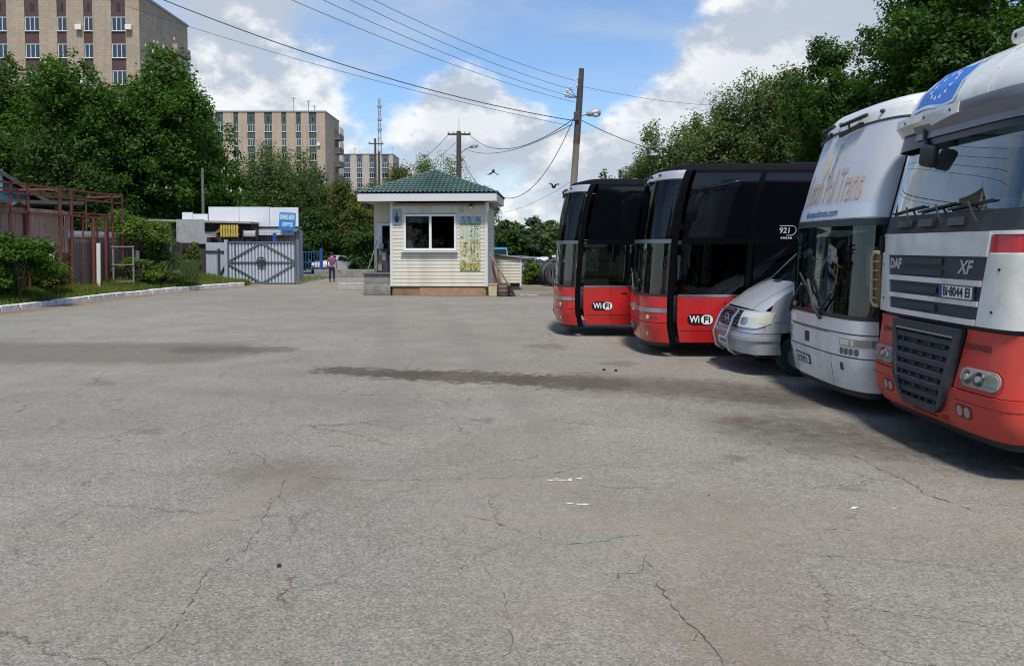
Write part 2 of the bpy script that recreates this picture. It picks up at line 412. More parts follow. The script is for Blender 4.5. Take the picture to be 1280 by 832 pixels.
    seg((.1, 12.2), (1.4, 11.8), 0.36, 0.25, brown, 0.9, 1.3, .6)
    seg((1.2, 11.9), (4.6, 10.6), 0.50, 0.5, (0.072, 0.06, 0.05), 0.85, 1.2, .45)
    seg((-11.5, 15.3), (-6.6, 15.3), 1.5, 0.35, (0.112, 0.102, 0.088), 0.85, 0.9, .65)
    seg((-6.6, 15.6), (-5.0, 15.7), 0.42, 0.25, (0.075, 0.065, 0.055), 0.8, 0.5)
    seg((-2.3, 7.1), (-1.9, 6.95), 0.10, 0.5, (0.11, 0.095, 0.075), 0.7)
    seg((-2.1, 6.9), (-2.4, 4.2), 0.0, 0.3, (0.19, 0.17, 0.14), 0.3)
    seg((0.0, 8.2), (0.2, 4.6), 0.06, 0.7, (0.20, 0.18, 0.15), 0.35)
    seg((1.8, 6.5), (1.5, 3.6), 0.04, 0.4, (0.17, 0.14, 0.11), 0.4)
    seg((1.2, 5.7), (4.6, 5.8), 0.05, 0.8, (0.22, 0.19, 0.155), 0.35)
    seg((0.9, 4.3), (1.3, 3.4), 0.10, 0.4, (0.15, 0.125, 0.095), 0.5)
    seg((2.75, 9.3), (2.82, 9.25), 0.05, 0.18, (0.13, 0.055, 0.03), 0.8)
    seg((3.2, 8.9), (5.2, 7.2), 0.30, 0.8, (0.045, 0.040, 0.036), 0.8)
    seg((3.6, 10.6), (6, 9.9), 0.2, 0.7, (0.05, 0.045, 0.04), 0.7)
    seg((-5.0, 11.3), (-1.5, 10.2), 0.05, 0.4, (0.14, 0.13, 0.115), 0.55)
    seg((-5, 33.6), (2, 33.4), 0.6, 0.9, (0.12, 0.10, 0.075), 0.7)
    seg((-14.2, 40.5), (-9, 41.5), 0.5, 1.5, (0.23, 0.18, 0.13), 0.6)
    for (a, bb) in zip(KERB[1:-1], KERB[2:]):
        seg((a[0] + 0.35, a[1]), (bb[0] + 0.35, bb[1]), 0.42, 0.35, (0.175, 0.115, 0.075), 0.85, 0.6)
    seg((-.5, 38.5), (6, 39.5), 1.6, 1.2, (0.14, 0.11, 0.075), 0.9)
    c = t.mix(1.0, c, (1.07, 1.02, .925), 'MULTIPLY')
    t.setv(b.inputs['Base Color'], c)
    t.setv(b.inputs['Roughness'], t.ramp(n2, 0.2, 0.8, 0.82, 0.95)); b.inputs['Specular IOR Level'].default_value = 0.3
    bp = t.n('ShaderNodeBump'); bp.inputs['Strength'].default_value = 0.55; bp.inputs['Distance'].default_value = 0.012
    hgt = t.math('ADD', t.math('MULTIPLY', vo.outputs['Distance'], -0.8), t.math('MULTIPLY', n3, 1.2))
    t.setv(bp.inputs['Height'], t.math('ADD', hgt, t.math('MULTIPLY', n2, 4.0))); t.l.new(bp.outputs[0], b.inputs['Normal'])
    return m
ASPH = ground_mat()
EARTH = mat('dry_earth', (0.16, 0.135, 0.09), 0.95, var=0.35, vscale=1.2, dirt=(0.07, 0.085, 0.03), dirt_amt=0.9, dscale=0.5, bump=0.5, bscale=8)
GRASSY = mat('rough_grass_ground', (0.075, 0.095, 0.032), 0.95, var=0.45, vscale=3.0, dirt=(0.15, 0.12, 0.08), dirt_amt=0.8, dscale=0.9, bump=0.6, bscale=14)

g = MB(); g.add([(-2500, -300, -0.06), (2500, -300, -0.06), (2500, 4000, -0.06), (-2500, 4000, -0.06)], [(0, 1, 2, 3)])
tag(g.build('ground', EARTH), kind='structure')

lot = MB()
def lot_fn(u, v):
    y = -8 + v * 50.5; x0 = kerb_x(y) - 0.05; x1 = 48
    uu = u ** 1.0; x = x0 + (x1 - x0) * uu
    z = 0.02 * math.sin(x * 0.42 + 1.1) * math.sin(y * 0.37) * min(1, max(0, (y - 2) / 10)) - 0.02 if False else 0.0
    return (x, y, z)
lot.grid(lot_fn, 40, 40)
PARK = tag(lot.build('parking_lot', ASPH), kind='structure')
path = MB(); path.add([(-14.2, 42.4, -0.004), (-3, 42.4, -0.004), (2, 58, -0.004), (-14, 58, -0.004), (-60, 62, -0.006), (-60, 56, -0.006), (-14.0, 52, -0.004)], [(0, 1, 2, 3, 6), (3, 4, 5, 6)])
tag(path.build('road', ASPH), kind='structure')

# cracks: narrow jagged openings filled with dark grit, part of the lot
CRACK = mat('crack_grit', (0.075, 0.068, 0.058), 1.0, var=0.4, vscale=30)
rc = random.Random(3)
def frac(a, b_, rough, depth):
    if depth == 0: return [a]
    t = b_ - a; nn = Vector((-t.y, t.x, 0)); m = (a + b_) / 2 + nn * rc.gauss(0, rough)
    return frac(a, m, rough, depth - 1) + frac(m, b_, rough, depth - 1)
def crack_strip(b, pts, wid):
    L_, R_ = [], []; n = len(pts)
    for i, p in enumerate(pts):
        t = (pts[min(i + 1, n - 1)] - pts[max(i - 1, 0)]).normalized(); nn = Vector((-t.y, t.x, 0))
        e = min(1, i / 5, (n - 1 - i) / 5); ww = wid * .48 * (rc.random() ** 1.4) * (0.1 + .9 * e) * (0 if rc.random() < .10 else 1)
        L_.append((p + nn * ww * rc.uniform(.5, 1.4))[:2] + (0.004,)); R_.append((p - nn * ww * rc.uniform(.5, 1.4))[:2] + (0.004,))
    b.add(L_ + R_, [(i, i + 1, n + i + 1, n + i) for i in range(n - 1)])
def crack(pix, wid, jag=0.05):
    pts = [at_ground(*p) for p in pix]; out = []
    for a, b_ in zip(pts, pts[1:]): out += frac(a, b_, .085, max(2, min(6, int(math.log2(max(2, (b_ - a).length / .025))))))
    out.append(pts[-1]); b = MB(); crack_strip(b, out, wid * 1.25)
    for k in range(max(1, len(out) // 26)):            # short side branches
        i = rc.randrange(2, len(out) - 2); p = out[i]; a = rc.uniform(0, 6.28); q = p + Vector((math.cos(a), math.sin(a), 0)) * rc.uniform(.08, .35)
        crack_strip(b, frac(p, q, .12, 4) + [q], wid * .7)
    b.build('crack', CRACK, PARK, fix=False)
for pix, wd, jg in [([(372, 597), (430, 598), (520, 599), (600, 598), (685, 592), (730, 584)], .009, .02), ([(357, 597), (335, 640), (300, 690), (240, 745), (200, 800), (160, 832)], .008, .05),
        ([(360, 590), (330, 570), (270, 560)], .008, .04), ([(540, 646), (600, 648), (660, 668), (700, 680), (760, 676), (860, 662)], .007, .02),
        ([(806, 700), (820, 730), (850, 765), (880, 795), (905, 832)], .012, .05), ([(810, 690), (806, 720)], .01, .03),
        ([(1060, 565), (1110, 590), (1150, 615), (1200, 632), (1240, 645)], .013, .04), ([(980, 686), (1060, 695), (1150, 703), (1280, 716)], .006, .02),
        ([(1040, 762), (1120, 766), (1200, 776), (1280, 792)], .006, .02), ([(180, 658), (240, 648), (330, 652)], .005, .02), ([(0, 706), (50, 706), (80, 710)], .006, .02),
        ([(150, 470), (90, 490), (0, 520)], .008, .02), ([(420, 527), (470, 531), (540, 540)], .012, .03), ([(600, 700), (625, 725), (635, 770), (620, 832)], .005, .04),
        ([(0, 760), (60, 745), (120, 735), (190, 700)], .004, .04), ([(1000, 660), (1090, 665)], .006, .03), ([(930, 670), (990, 686)], .006, .02), ([(250, 420), (420, 422), (500, 421)], .012, .03),
        ([(500, 470), (560, 485), (700, 487)], .010, .03), ([(40, 832), (120, 790), (150, 760)], .004, .03), ([(730, 584), (840, 580), (960, 577)], .006, .03), ([(330, 452), (420, 458), (520, 462)], .014, .03)]:
    crack(pix, wd, jg)
# faded white paint scraps
PAINTW = mat('faded_white_paint', (0.62, 0.61, 0.58), 0.8, var=0.2)
for (cx, cy, n) in ((705, 599, 9), (1090, 634, 3), (735, 630, 3)):
    b = MB(); c0 = at_ground(cx, cy)
    for k in range(n):
        q = c0 + Vector((rc.uniform(-.17, .17), rc.uniform(-.035, .035), 0.004)); s_ = rc.uniform(.012, .03)
        m_ = 7; b.add([(q.x + s_ * rc.uniform(.6, 1.7) * math.cos(6.283 * j / m_) , q.y + s_ * rc.uniform(.3, .8) * math.sin(6.283 * j / m_), 0.004 + k * 1e-4) for j in range(m_)], [tuple(range(m_))])
    tag(b.build('paint_scrap', PAINTW, PARK), kind='stuff')
# loose grit and stones
STONE = mat('grey_stone', (0.15, 0.14, 0.125), 0.9, var=0.5, vscale=2.0, coord='Object')
b = MB()
for k in range(1500):
    y = 2.6 + 14 * rc.random() ** 1.7; x = rc.uniform(-0.72, 0.72) * y
    if rc.random() < 0.35: x = rc.gauss(-1.0, 1.5); y = rc.gauss(12.6, .35)
    s_ = rc.uniform(.002, .008) * (1.5 if y > 8 else 1); a = rc.uniform(0, 6.28)
    vs = [(x + s_ * math.cos(a + j * 1.571) * rc.uniform(.7, 1.3), y + s_ * math.sin(a + j * 1.571) * rc.uniform(.7, 1.3), -0.001) for j in range(4)] + [(x, y, s_ * rc.uniform(.6, 1.1))]
    b.add(vs, [(0, 1, 4), (1, 2, 4), (2, 3, 4), (3, 0, 4)])
tag(b.build('loose_grit', STONE, fix=False), 'loose grit and small stones scattered over the asphalt', 'gravel', kind='stuff')
for i, (px, py, s_) in enumerate(((349, 708, .017), (577, 710, .006), (770, 464, .03), (755, 463, .03), (886, 619, .008))):
    c0 = at_ground(px, py); b = MB(); b.sphere((0, 0, s_ * .6), (s_, s_ * .9, s_ * .75), 8, 6)
    b.v = [tuple(Vector(p) * rc.uniform(.85, 1.12)) for p in b.v]
    tag(b.build('stone', mat('dark_stone', (0.025, 0.024, 0.024), .9, var=.3), loc=c0), ['black lump of tar lying alone on the open asphalt', 'small black pebble lying right of the black tar lump', 'dark clod at the edge of the brown gravel strip, beside the vehicles', 'dark clod in the brown gravel strip, left of another clod', 'small dark pebble lying on asphalt in front of the trucks'][i], 'stone')

# ---- white-painted kerb stones on the left
KW = mat('kerb_whitewash', (0.70, 0.69, 0.66), 0.85, var=0.12, vscale=5, dirt=(0.24, 0.21, 0.17), dirt_amt=0.6, dscale=4, bump=0.4, bscale=30)
kerb = empty('kerb', (-16.6, 24.6, 0)); tag(kerb, 'row of whitewashed concrete kerb stones along the grass bank', 'kerb')
kerb['kind'] = 'structure'
kp = [Vector((*p, 0)) for p in KERB[1:]]
segs = list(zip(kp, kp[1:])); pos = 0; tot = sum((b - a).length for a, b in segs)
def along(dist):
    for a, b in segs:
        L = (b - a).length
        if dist <= L: return a.lerp(b, dist / L)
        dist -= L
    return segs[-1][1].copy()
while pos < tot - 0.4:
    L = rc.choice((1.0, 1.0, 1.0, .95, .8)); a = along(pos + 0.015); e = along(min(tot, pos + L - 0.02)); pos += L
    t = (e - a); ang = math.atan2(t.y, t.x); ln = t.length
    b = MB(); b.rbox(0, ln, 0, 0.24, -0.1, 0.19 + rc.uniform(-.015, .025), 0.025)
    b.v = [(p[0], p[1] + rc.uniform(-.004, .004), p[2] + rc.uniform(-.004, .004)) for p in b.v]
    b.build('kerb_stone', KW, kerb, loc=a - Vector((-16.6, 24.6, 0)) + Vector((0, rc.uniform(-.015, .015), 0)), rz=ang + rc.uniform(-.012, .012))

# ---- grass bank behind the kerb
def bank_z(x, y):
    dx_ = kerb_x(y) - 0.2 - x
    f = min(1, max(0, dx_ / 2.0)); f = f * f * (3 - 2 * f)
    return 0.10 + 0.40 * f + 0.03 * math.sin(x * 2.1 + y * 1.3) * f + 0.025 * math.sin(x * 5 - y * 3.1) * f
bk = MB()
def bank_fn(u, v):
    y = -6 + v * 49.5; x = kerb_x(y) - 0.20 - (u ** 2) * 34
    z = bank_z(x, y)
    if y > 41: z = z * max(0.0, 1 - (y - 41) / 2.4) - 0.03
    return (x, y, z)
bk.grid(bank_fn, 44, 90)
tag(bk.build('grass_bank', GRASSY, smooth=60), kind='structure')
# ================================================================ KIOSK
SID = mat('cream_vinyl_siding', (0.62, 0.58, 0.475), 0.55, var=0.06, vscale=3, dirt=(0.33, 0.28, 0.20), dirt_amt=0.55, dscale=1.1)
TRIM = mat('white_trim', (0.60, 0.60, 0.61), 0.5, dirt=(0.42, 0.4, 0.36), dirt_amt=0.3)
GRN = mat('green_metal_tile', (0.072, 0.122, 0.106), 0.5, var=0.18, vscale=2, dirt=(0.09, 0.13, 0.10), dirt_amt=0.4)
CONC = mat('rough_concrete', (0.25, 0.235, 0.21), 0.95, var=0.25, vscale=4, dirt=(0.10, 0.095, 0.085), dirt_amt=0.7, dscale=3, bump=0.7, bscale=20)
RUSTB = mat('rusty_base_board', (0.23, 0.145, 0.085), 0.9, var=0.3, vscale=3, dirt=(0.11, 0.08, 0.06), dirt_amt=0.6)
K = empty('kiosk', (-1.08, 32.8, 0), R(-3)); tag(K, 'cream siding guard kiosk with green tiled hip roof and wide window', 'kiosk')
W_, Dp = 4.18, 3.7          # local x runs from -W_ to 0, y from 0 (front) to Dp
b = MB(); b.box(-W_ + .03, -.03, .03, Dp - .03, .40, 3.98)
# inner wall box is a shell with an opening for the window
b = MB()
wx0, wx1, wz0, wz1 = -3.58, -1.36, 1.98, 3.50
for (x0, x1, z0, z1) in ((-W_ + .03, wx0, .40, 4.0), (wx1, -.03, .40, 4.0), (wx0, wx1, .40, wz0), (wx0, wx1, wz1, 4.0)): b.box(x0, x1, .03, .12, z0, z1)
b.box(-.12, -.03, .12, Dp - .03, .40, 4.0); b.box(-W_ + .03, -W_ + .12, .12, Dp - .03, .40, 4.0); b.box(-W_ + .12, -.12, Dp - .12, Dp - .03, .40, 4.0)
b.build('wall', mat('kiosk_inner_wall', (0.30, 0.27, 0.2), .8), K)
b = MB(); b.box(-W_ + .12, -.12, .12, Dp - .12, .42, .50); b.box(-W_ + .12, -.12, .12, Dp - .12, 3.9, 3.98); b.build('floor', INT, K)
b = MB(); b.box(-W_ + .04, -.04, .05, .25, .0, .40); b.box(-.25, -.05, .25, Dp - .05, .0, .40); b.box(-W_ + .05, -W_ + .25, .25, Dp - .05, 0, .40); b.build('plinth', RUSTB, K)
b = MB(); b.box(-W_ + 1.25, -.06, .02, .045, .01, .34); b.build('plinth_board', mat('orange_board', (0.33, 0.20, 0.11), .85, var=.25, vscale=4), K)
# siding boards, each its own piece
pitch = 0.158
def board(L):
    m = MB(); m.prism([(0, 0.0, 0), (0, -.022, .006), (0, -.006, pitch), (0, .02, pitch), (0, .02, 0)], (L, 0, 0)); return m.mesh('siding_board', SID)
full = board(W_ - .12); sidem = board(Dp - .12)
nb = int((4.0 - .41) / pitch)
for i in range(nb):
    z = .41 + i * pitch
    if z + pitch > wz0 - .08 and z < wz1 + .03:
        link_mesh('siding_board', board(wx0 - .06 + W_ - .06), K, (-W_ + .06, .008, z)); link_mesh('siding_board', board(-.06 - wx1 - .06), K, (wx1 + .06, .008, z))
    else: link_mesh('siding_board', full, K, (-W_ + .06, .008, z))
    link_mesh('siding_board', sidem, K, (-.008, .06, z), R(90))
    link_mesh('siding_board', sidem, K, (-W_ + .008, Dp - .06, z), R(-90))
for (x, y) in ((-.03, .03), (-W_ + .03, .03), (-.03, Dp - .03), (-W_ + .03, Dp - .03)):
    b = MB(); b.rbox(x - .065, x + .065, y - .065, y + .065, .40, 4.02, .006); b.build('corner_trim', TRIM, K)
# window
wf = MB()
for a in ((wx0 - .05, wx1 + .05, wz1 - .07, wz1 + .03), (wx0 - .05, wx1 + .05, wz0 - .03, wz0 + .07), (wx0 - .05, wx0 + .06, wz0 + .07, wz1 - .07), (wx1 - .06, wx1 + .05, wz0 + .07, wz1 - .07), (-2.51, -2.40, wz0 + .07, wz1 - .07)):
    wf.rbox(a[0], a[1], -.035, .06, a[2], a[3], .008)
win = wf.build('window', mat('white_pvc', (0.74, 0.74, 0.73), .35), K)
pg = glass_mat('kiosk_glass', (0.42, 0.46, 0.46), .12)
for x0, x1 in ((wx0 + .06, -2.51), (-2.40, wx1 - .06)):
    b = MB(); b.box(x0, x1, .012, .02, wz0 + .07, wz1 - .07); b.build('pane', pg, win)
b = MB(); b.rbox(wx0 - .14, wx1 + .10, -.16, -.036, wz0 - .11, wz0 - .05, .01); b.build('window_sill', TRIM, win)
b = MB()     # short net curtain at the top of the left pane
def cur(u, v): return (wx0 + .07 + u * 1.0, .10 + .02 * math.sin(u * 60), 3.43 - v * .27 * (1 + .12 * math.sin(u * 75)))
b.grid(cur, 60, 3); b.v = [(p[0], p[1] - .055, p[2]) for p in b.v]; b.build('net_curtain', mat('net_cloth', (0.80, 0.82, 0.78), .9, var=.4, vscale=14), win)
b = MB(); b.grid(lambda u, v: (wx0 + .1 + u * .3 * (1 - .4 * v), .06 + .02 * math.sin(u * 9), wz0 + .07 + v * .34), 8, 4); b.build('paper', mat('pale_cloth', (0.8, 0.79, 0.75), .9), win)
# interior clutter glimpsed
b = MB(); b.rbox(-3.4, -1.5, .5, 1.1, .5, 1.9, .02); b.build('desk', INT, K)
# roof: hip with wavy metal tiles
ex0, ex1, ey0, ey1, ez = -5.52, .48, -.55, Dp + .55, 4.40
apx, apy, apz = (ex0 + ex1) / 2, (ey0 + ey1) / 2, 5.56
b = MB()
def slope(p0, p1, apex, nu, nv):
    p0, p1, ap = Vector(p0), Vector(p1), Vector(apex); e = (p1 - p0); L = e.length
    nrm = e.cross(ap - p0).normalized(); 
    if nrm.z < 0: nrm = -nrm
    rows = 11
    vs, fs = [], []; prev = None
    for r_ in range(rows):
        for part in (0, 1):
            tv = (r_ + part * .999) / rows; q0 = p0.lerp(ap, tv); q1 = p1.lerp(ap, tv)
            row = []
            for i in range(nu + 1):
                q = q0.lerp(q1, i / nu); dist = (q - p0).dot(e / L)
                h = 0.028 * math.sin(dist * 2 * math.pi / .20) + .055 * (1 - part) + .012
                row.append(q + nrm * h)
            k = len(vs); vs += row
            if prev is not None: fs += [(prev + i, prev + i + 1, k + i + 1, k + i) for i in range(nu)]
            prev = k
    return vs, fs
for p0, p1, nu in (((ex0, ey0, ez), (ex1, ey0, ez), 180), ((ex1, ey0, ez), (ex1, ey1, ez), 100), ((ex1, ey1, ez), (ex0, ey1, ez), 60), ((ex0, ey1, ez), (ex0, ey0, ez), 100)):
    b.add(*slope(p0, p1, (apx, apy, apz), nu, 11))
roof = b.build('roof', GRN, K, smooth=50, fix=False)
for c0 in ((ex0, ey0), (ex1, ey0), (ex0, ey1), (ex1, ey1)):
    b = MB(); b.tube([(c0[0], c0[1], ez + .03), (apx, apy, apz + .03)], .05, 8); b.build('ridge_cap', GRN, roof, smooth=40)
for (x0, x1, y0, y1) in ((ex0 + .02, ex1 - .02, ey0 + .02, ey0 + .06), (ex0 + .02, ex1 - .02, ey1 - .06, ey1 - .02), (ex1 - .06, ex1 - .02, ey0 + .065, ey1 - .065), (ex0 + .02, ex0 + .06, ey0 + .065, ey1 - .065)):
    b = MB(); b.box(x0, x1, y0, y1, 4.06, 4.385); b.build('fascia', TRIM, roof)
b = MB(); b.box(ex0 + .07, ex1 - .07, ey0 + .07, ey1 - .07, 4.08, 4.11); b.build('soffit', mat('soffit_panel', (.45, .42, .34), .7), roof)
# porch: recessed wall with door on the left
b = MB(); b.box(-W_ - 1.05, -W_ + .02, 1.32, 1.42, .9, 4.06); b.build('porch_wall', SID, K)
for i in range(5): link_mesh('siding_board', board(1.0), K, (-W_ - 1.03, 1.312, 3.22 + i * pitch))
door = MB()
for a in ((-5.10, -4.84, .98, 3.18), (-4.28, -4.20, .98, 3.18), (-4.84, -4.28, .98, 1.75), (-4.84, -4.28, 3.06, 3.18)): door.rbox(a[0], a[1], 1.24, 1.31, a[2], a[3], .01)
door = door.build('door', mat('door_white', (.62, .64, .68), .4), K)
b = MB(); b.box(-4.84, -4.28, 1.27, 1.28, 1.75, 3.06); b.build('pane', BLKGL, door)
b = MB(); b.tube([(-4.90, 1.2, 1.95), (-4.90, 1.2, 2.10)], .018, 8); b.build('handle', STEEL, door)
b = MB(); b.rbox(-5.42, -4.22, .05, 1.5, 0, .50, .03); b.rbox(-5.40, -4.20, .08, 1.5, .50, .92, .03)
b.build('porch_platform', CONC, K, smooth=40)
b = MB(); b.rbox(-5.46, -4.20, 0.0, 1.52, .92, .98, .012); b.build('porch_slab', mat('dark_slab', (.11, .105, .10), .9, var=.3), K)
# fittings
b = MB(); b.rbox(-4.10, -3.72, -.05, -.018, 3.08, 3.74, .008); pl = b.build('plaque', mat('plaque_blue_grey', (.24, .33, .36), .5, var=.2, vscale=5), K)
b = MB(); b.prism([(-4.02, -.053, 3.45), (-3.99, -.053, 3.22), (-3.91, -.053, 3.14), (-3.83, -.053, 3.22), (-3.80, -.053, 3.45), (-3.86, -.053, 3.38), (-3.88, -.053, 3.55), (-3.91, -.053, 3.68), (-3.94, -.053, 3.55), (-3.96, -.053, 3.38)], (0, -.006, 0)); b.build('emblem', mat('emblem_navy', (.02, .03, .08), .5), pl)
b = MB(); b.rbox(-.74, -.62, -.18, -.02, 3.82, 3.98, .02); lamp = b.build('wall_lamp', BLK, K)
b = MB(); b.sphere((-.68, -.14, 3.80), (.055, .055, .06)); b.build('bulb', mat('bulb_glass', (.85, .85, .82), .25), lamp, smooth=60)
b = MB(); b.rbox(-1.22, -1.0, -.04, -.018, 3.60, 3.86, .01); b.build('junction_box', mat('beige_box', (.45, .42, .33), .6), K)
b = MB(); b.rbox(.01, .11, -.30, -.18, 3.62, 4.0, .02); b.rbox(.01, .08, -.2, .02, 3.9, 3.95, .01); b.build('security_camera', mat('camera_white', (.7, .7, .7), .4), K)
# vertical banner with landscape print
def banner_mat():
    m = bpy.data.materials.new('banner_print'); m.use_nodes = True; t = NT(m.node_tree); bb = t.t.nodes['Principled BSDF']
    P = t.n('ShaderNodeTexCoord').outputs['Generated']; x, y, z = t.sep(P)
    c = t.mix(t.ramp(t.noise(P, 5, 4), .4, .6), (.40, .46, .33), (.50, .53, .40))
    c = t.mix(t.ramp(z, .86, .9), c, t.mix(t.ramp(t.noise(P, 9, 4), .4, .65), (.10, .17, .27), (.35, .42, .48)))
    c = t.mix(t.ramp(t.math('ADD', z, t.math('MULTIPLY', t.noise(P, 12, 3), .04)), .845, .85, 1, 0), t.mix(t.ramp(t.noise(P, 14, 4), .42, .6), (.05, .09, .04), (.20, .25, .12)), c) if False else c
    band = t.math('MULTIPLY', t.ramp(z, .82, .85), t.ramp(z, .90, .87)); c = t.mix(band, c, t.mix(t.ramp(t.noise(P, 14, 4), .42, .6), (.04, .08, .04), (.20, .25, .14)))
    c = t.mix(t.math('MULTIPLY', t.ramp(z, .62, .55), t.ramp(z, .10, .16)), c, t.mix(t.ramp(t.noise(P, 7, 5), .42, .66), (.55, .53, .33), (.30, .29, .15)))
    c = t.mix(t.ramp(z, .15, .13), c, t.mix(t.ramp(t.noise(P, 16, 3), .45, .6), (.46, .42, .12), (.10, .09, .04)))
    t.setv(bb.inputs['Base Color'], c); bb.inputs['Roughness'].default_value = .5; return m
b = MB(); b.rbox(-1.17, -.28, -.045, -.02, 1.10, 3.42, .004); ban = b.build('banner', banner_mat(), K)
INK = mat('black_ink', (.02, .022, .02), .6); rk = random.Random(5)
for i in range(17):
    z = 3.08 - i * .098
    for q in range(3 if i % 3 else 2):
        x = -.66 + q * .13 + rk.uniform(-.03, .03); ww, hh = rk.uniform(.02, .055), rk.uniform(.015, .04)
        b = MB(); b.prism([(x + ww * math.cos(j) * rk.uniform(.7, 1.1), -.0455, z + hh * math.sin(j) * rk.uniform(.6, 1.2)) for j in np.linspace(0, 5.6, 9)], (0, -.003, 0)); b.build('printed_mark', INK, ban)
for i in range(10):
    x, z = -.98 + rk.uniform(-.12, .16), 1.35 + i * .13; s_ = rk.uniform(.05, .11)
    b = MB(); b.prism([(x + s_ * math.cos(j) * rk.uniform(.5, 1.3), -.0455, z + s_ * .7 * math.sin(j) * rk.uniform(.5, 1.2)) for j in np.linspace(0, 5.6, 8)], (0, -.003, 0))
    b.build('printed_figure', mat(['print_brown', 'print_green', 'print_pale'][i % 3], [(.25, .15, .09), (.12, .17, .07), (.6, .58, .5)][i % 3], .6), ban)

# ---- porch clutter and things beside the kiosk
KM = Matrix.Translation((-1.08, 32.8, 0)) @ Matrix.Rotation(R(-3), 4, 'Z')
WOODG = mat('grey_wood', (.23, .20, .16), .9, var=.35, vscale=8, stretch=(1, 1, .15)); WOODD = mat('dark_wood', (.09, .06, .045), .9, var=.4, vscale=8)
br = empty('broom', KM @ Vector((-5.30, .25, .98))); tag(br, 'long handled broom leaning on kiosk porch with pale bristle head up', 'broom')
b = MB(); b.tube([(0, 0, 0), (.42, .3, 1.45)], .022, 6); b.build('handle', WOODG, br)
b = MB(); b.rbox(.34, .56, .24, .38, 1.42, 1.60, .03); b.build('broom_head', mat('bristle', (.6, .58, .5), .9), br)
sh = empty('shelf_rack', KM @ Vector((-4.95, .75, .98))); tag(sh, 'small dark shelf rack with boxes standing on kiosk porch', 'shelf')
b = MB()
for x in (0, .42):
    for y in (0, .3): b.box(x - .02, x + .02, y - .02, y + .02, 0, 1.05)
b.build('post', WOODD, sh)
for z in (.05, .5, 1.0):
    b = MB(); b.box(-.04, .46, -.03, .33, z, z + .035); b.build('shelf_board', WOODD, sh)
for i, (x, z, hh, cc) in enumerate(((.02, .086, .3, (.25, .23, .2)), (.2, .536, .36, (.4, .38, .34)), (.04, .536, .22, (.16, .10, .05)), (.08, 1.036, .25, (.33, .34, .36)))):
    b = MB(); b.rbox(x, x + .17, .03, .26, z, z + hh, .015); tag(b.build('carton', mat('carton_%d' % i, cc, .8), loc=sh.location), ['dark grey carton on lowest shelf of porch rack', 'pale grey carton on middle shelf of porch rack', 'brown carton on middle shelf of porch rack', 'grey carton on top of porch rack'][i], 'carton')
# yellow-white bucket, slatted basket, leaning spade and planks at the right corner
b = MB(); b.rbox(-.17, .17, -.15, .15, 0, .52, .02); b.v = [(p[0] * (1 + .12 * p[2] / .5), p[1] * (1 + .12 * p[2] / .5), p[2]) for p in b.v]
bx_ = empty('planter_box', KM @ Vector((.27, -.25, 0))); tag(bx_, 'square pale yellow tub standing against the kiosk corner', 'tub')
b.build('tub', mat('cream_plastic', (.50, .42, .24), .6, var=.15), bx_)
b = MB(); b.box(-.21, .21, -.19, .19, .50, .54); b.build('rim', mat('cream_plastic_dark', (.40, .33, .19), .6), bx_)
ba = empty('barrel', KM @ Vector((.74, -.2, 0))); tag(ba, 'squat wooden barrel with dark hoops beside the pale tub', 'barrel')
b = MB(); b.lathe([(.24, 0), (.29, .16), (.30, .3), (.28, .48), (.25, .58), (.22, .58), (.22, .5)], 20); b.build('staves', mat('barrel_wood', (.20, .13, .10), .85, var=.3), ba, smooth=40)
for z, r in ((.06, .268), (.2, .302), (.36, .304), (.52, .275)):
    b = MB(); b.lathe([(r - .01, z - .035), (r, z - .03), (r, z + .03), (r - .01, z + .035)], 20, cap=False); b.build('hoop', mat('hoop_dark', (.07, .05, .045), .7), ba, smooth=40)
sp = empty('shovel', KM @ Vector((1.02, -.35, 0))); tag(sp, 'long wooden shovel leaning against the kiosk side wall', 'shovel')
b = MB(); b.tube([(-.02, 0, .45), (-.55, .25, 1.25), (-.92, .42, 1.85)], .045, 8); b.build('shaft', mat('shaft_wood', (.22, .17, .12), .9, var=.3), sp)
b = MB(); b.grid(lambda u, v: (.16 - .22 * v + (u - .5) * .16, -.1 + .1 * v + (u - .5) * .26 * (1 - .3 * abs(v - .5)), .5 * v + .02 - .05 * math.cos((u - .5) * 3)), 6, 6); b.build('blade', BLK, sp, smooth=60)
pk = empty('plank_bundle', KM @ Vector((.42, .15, 0))); tag(pk, 'bundle of reddish offcut planks leaning at the kiosk corner', 'planks')
for i in range(5):
    b = MB(); b.bar((-.05 + .09 * i, .05 * (i % 2), 0), (-.20 + .07 * i, .02, 1.65 - .18 * i), .09, .03); b.build('plank', mat('offcut_%d' % (i % 3), ((.18, .07, .06), (.26, .18, .11), (.30, .25, .18))[i % 3], .9, var=.3), pk)
b = MB()
for k in range(26):
    x, y = rk.uniform(.9, 2.2), rk.uniform(-.3, .4); s_ = rk.uniform(.04, .10); b.rbox(x - s_, x + s_, y - s_ * .7, y + s_ * .7, 0, s_ * .8, .012, 1, M=KM @ Matrix.Translation((0, 0, 0)))
tag(b.build('rubble_pile', mat('pale_rubble', (.34, .31, .27), .95, var=.4, vscale=3)), 'low scatter of pale rubble on the ground beside the small shed', 'rubble', kind='stuff')

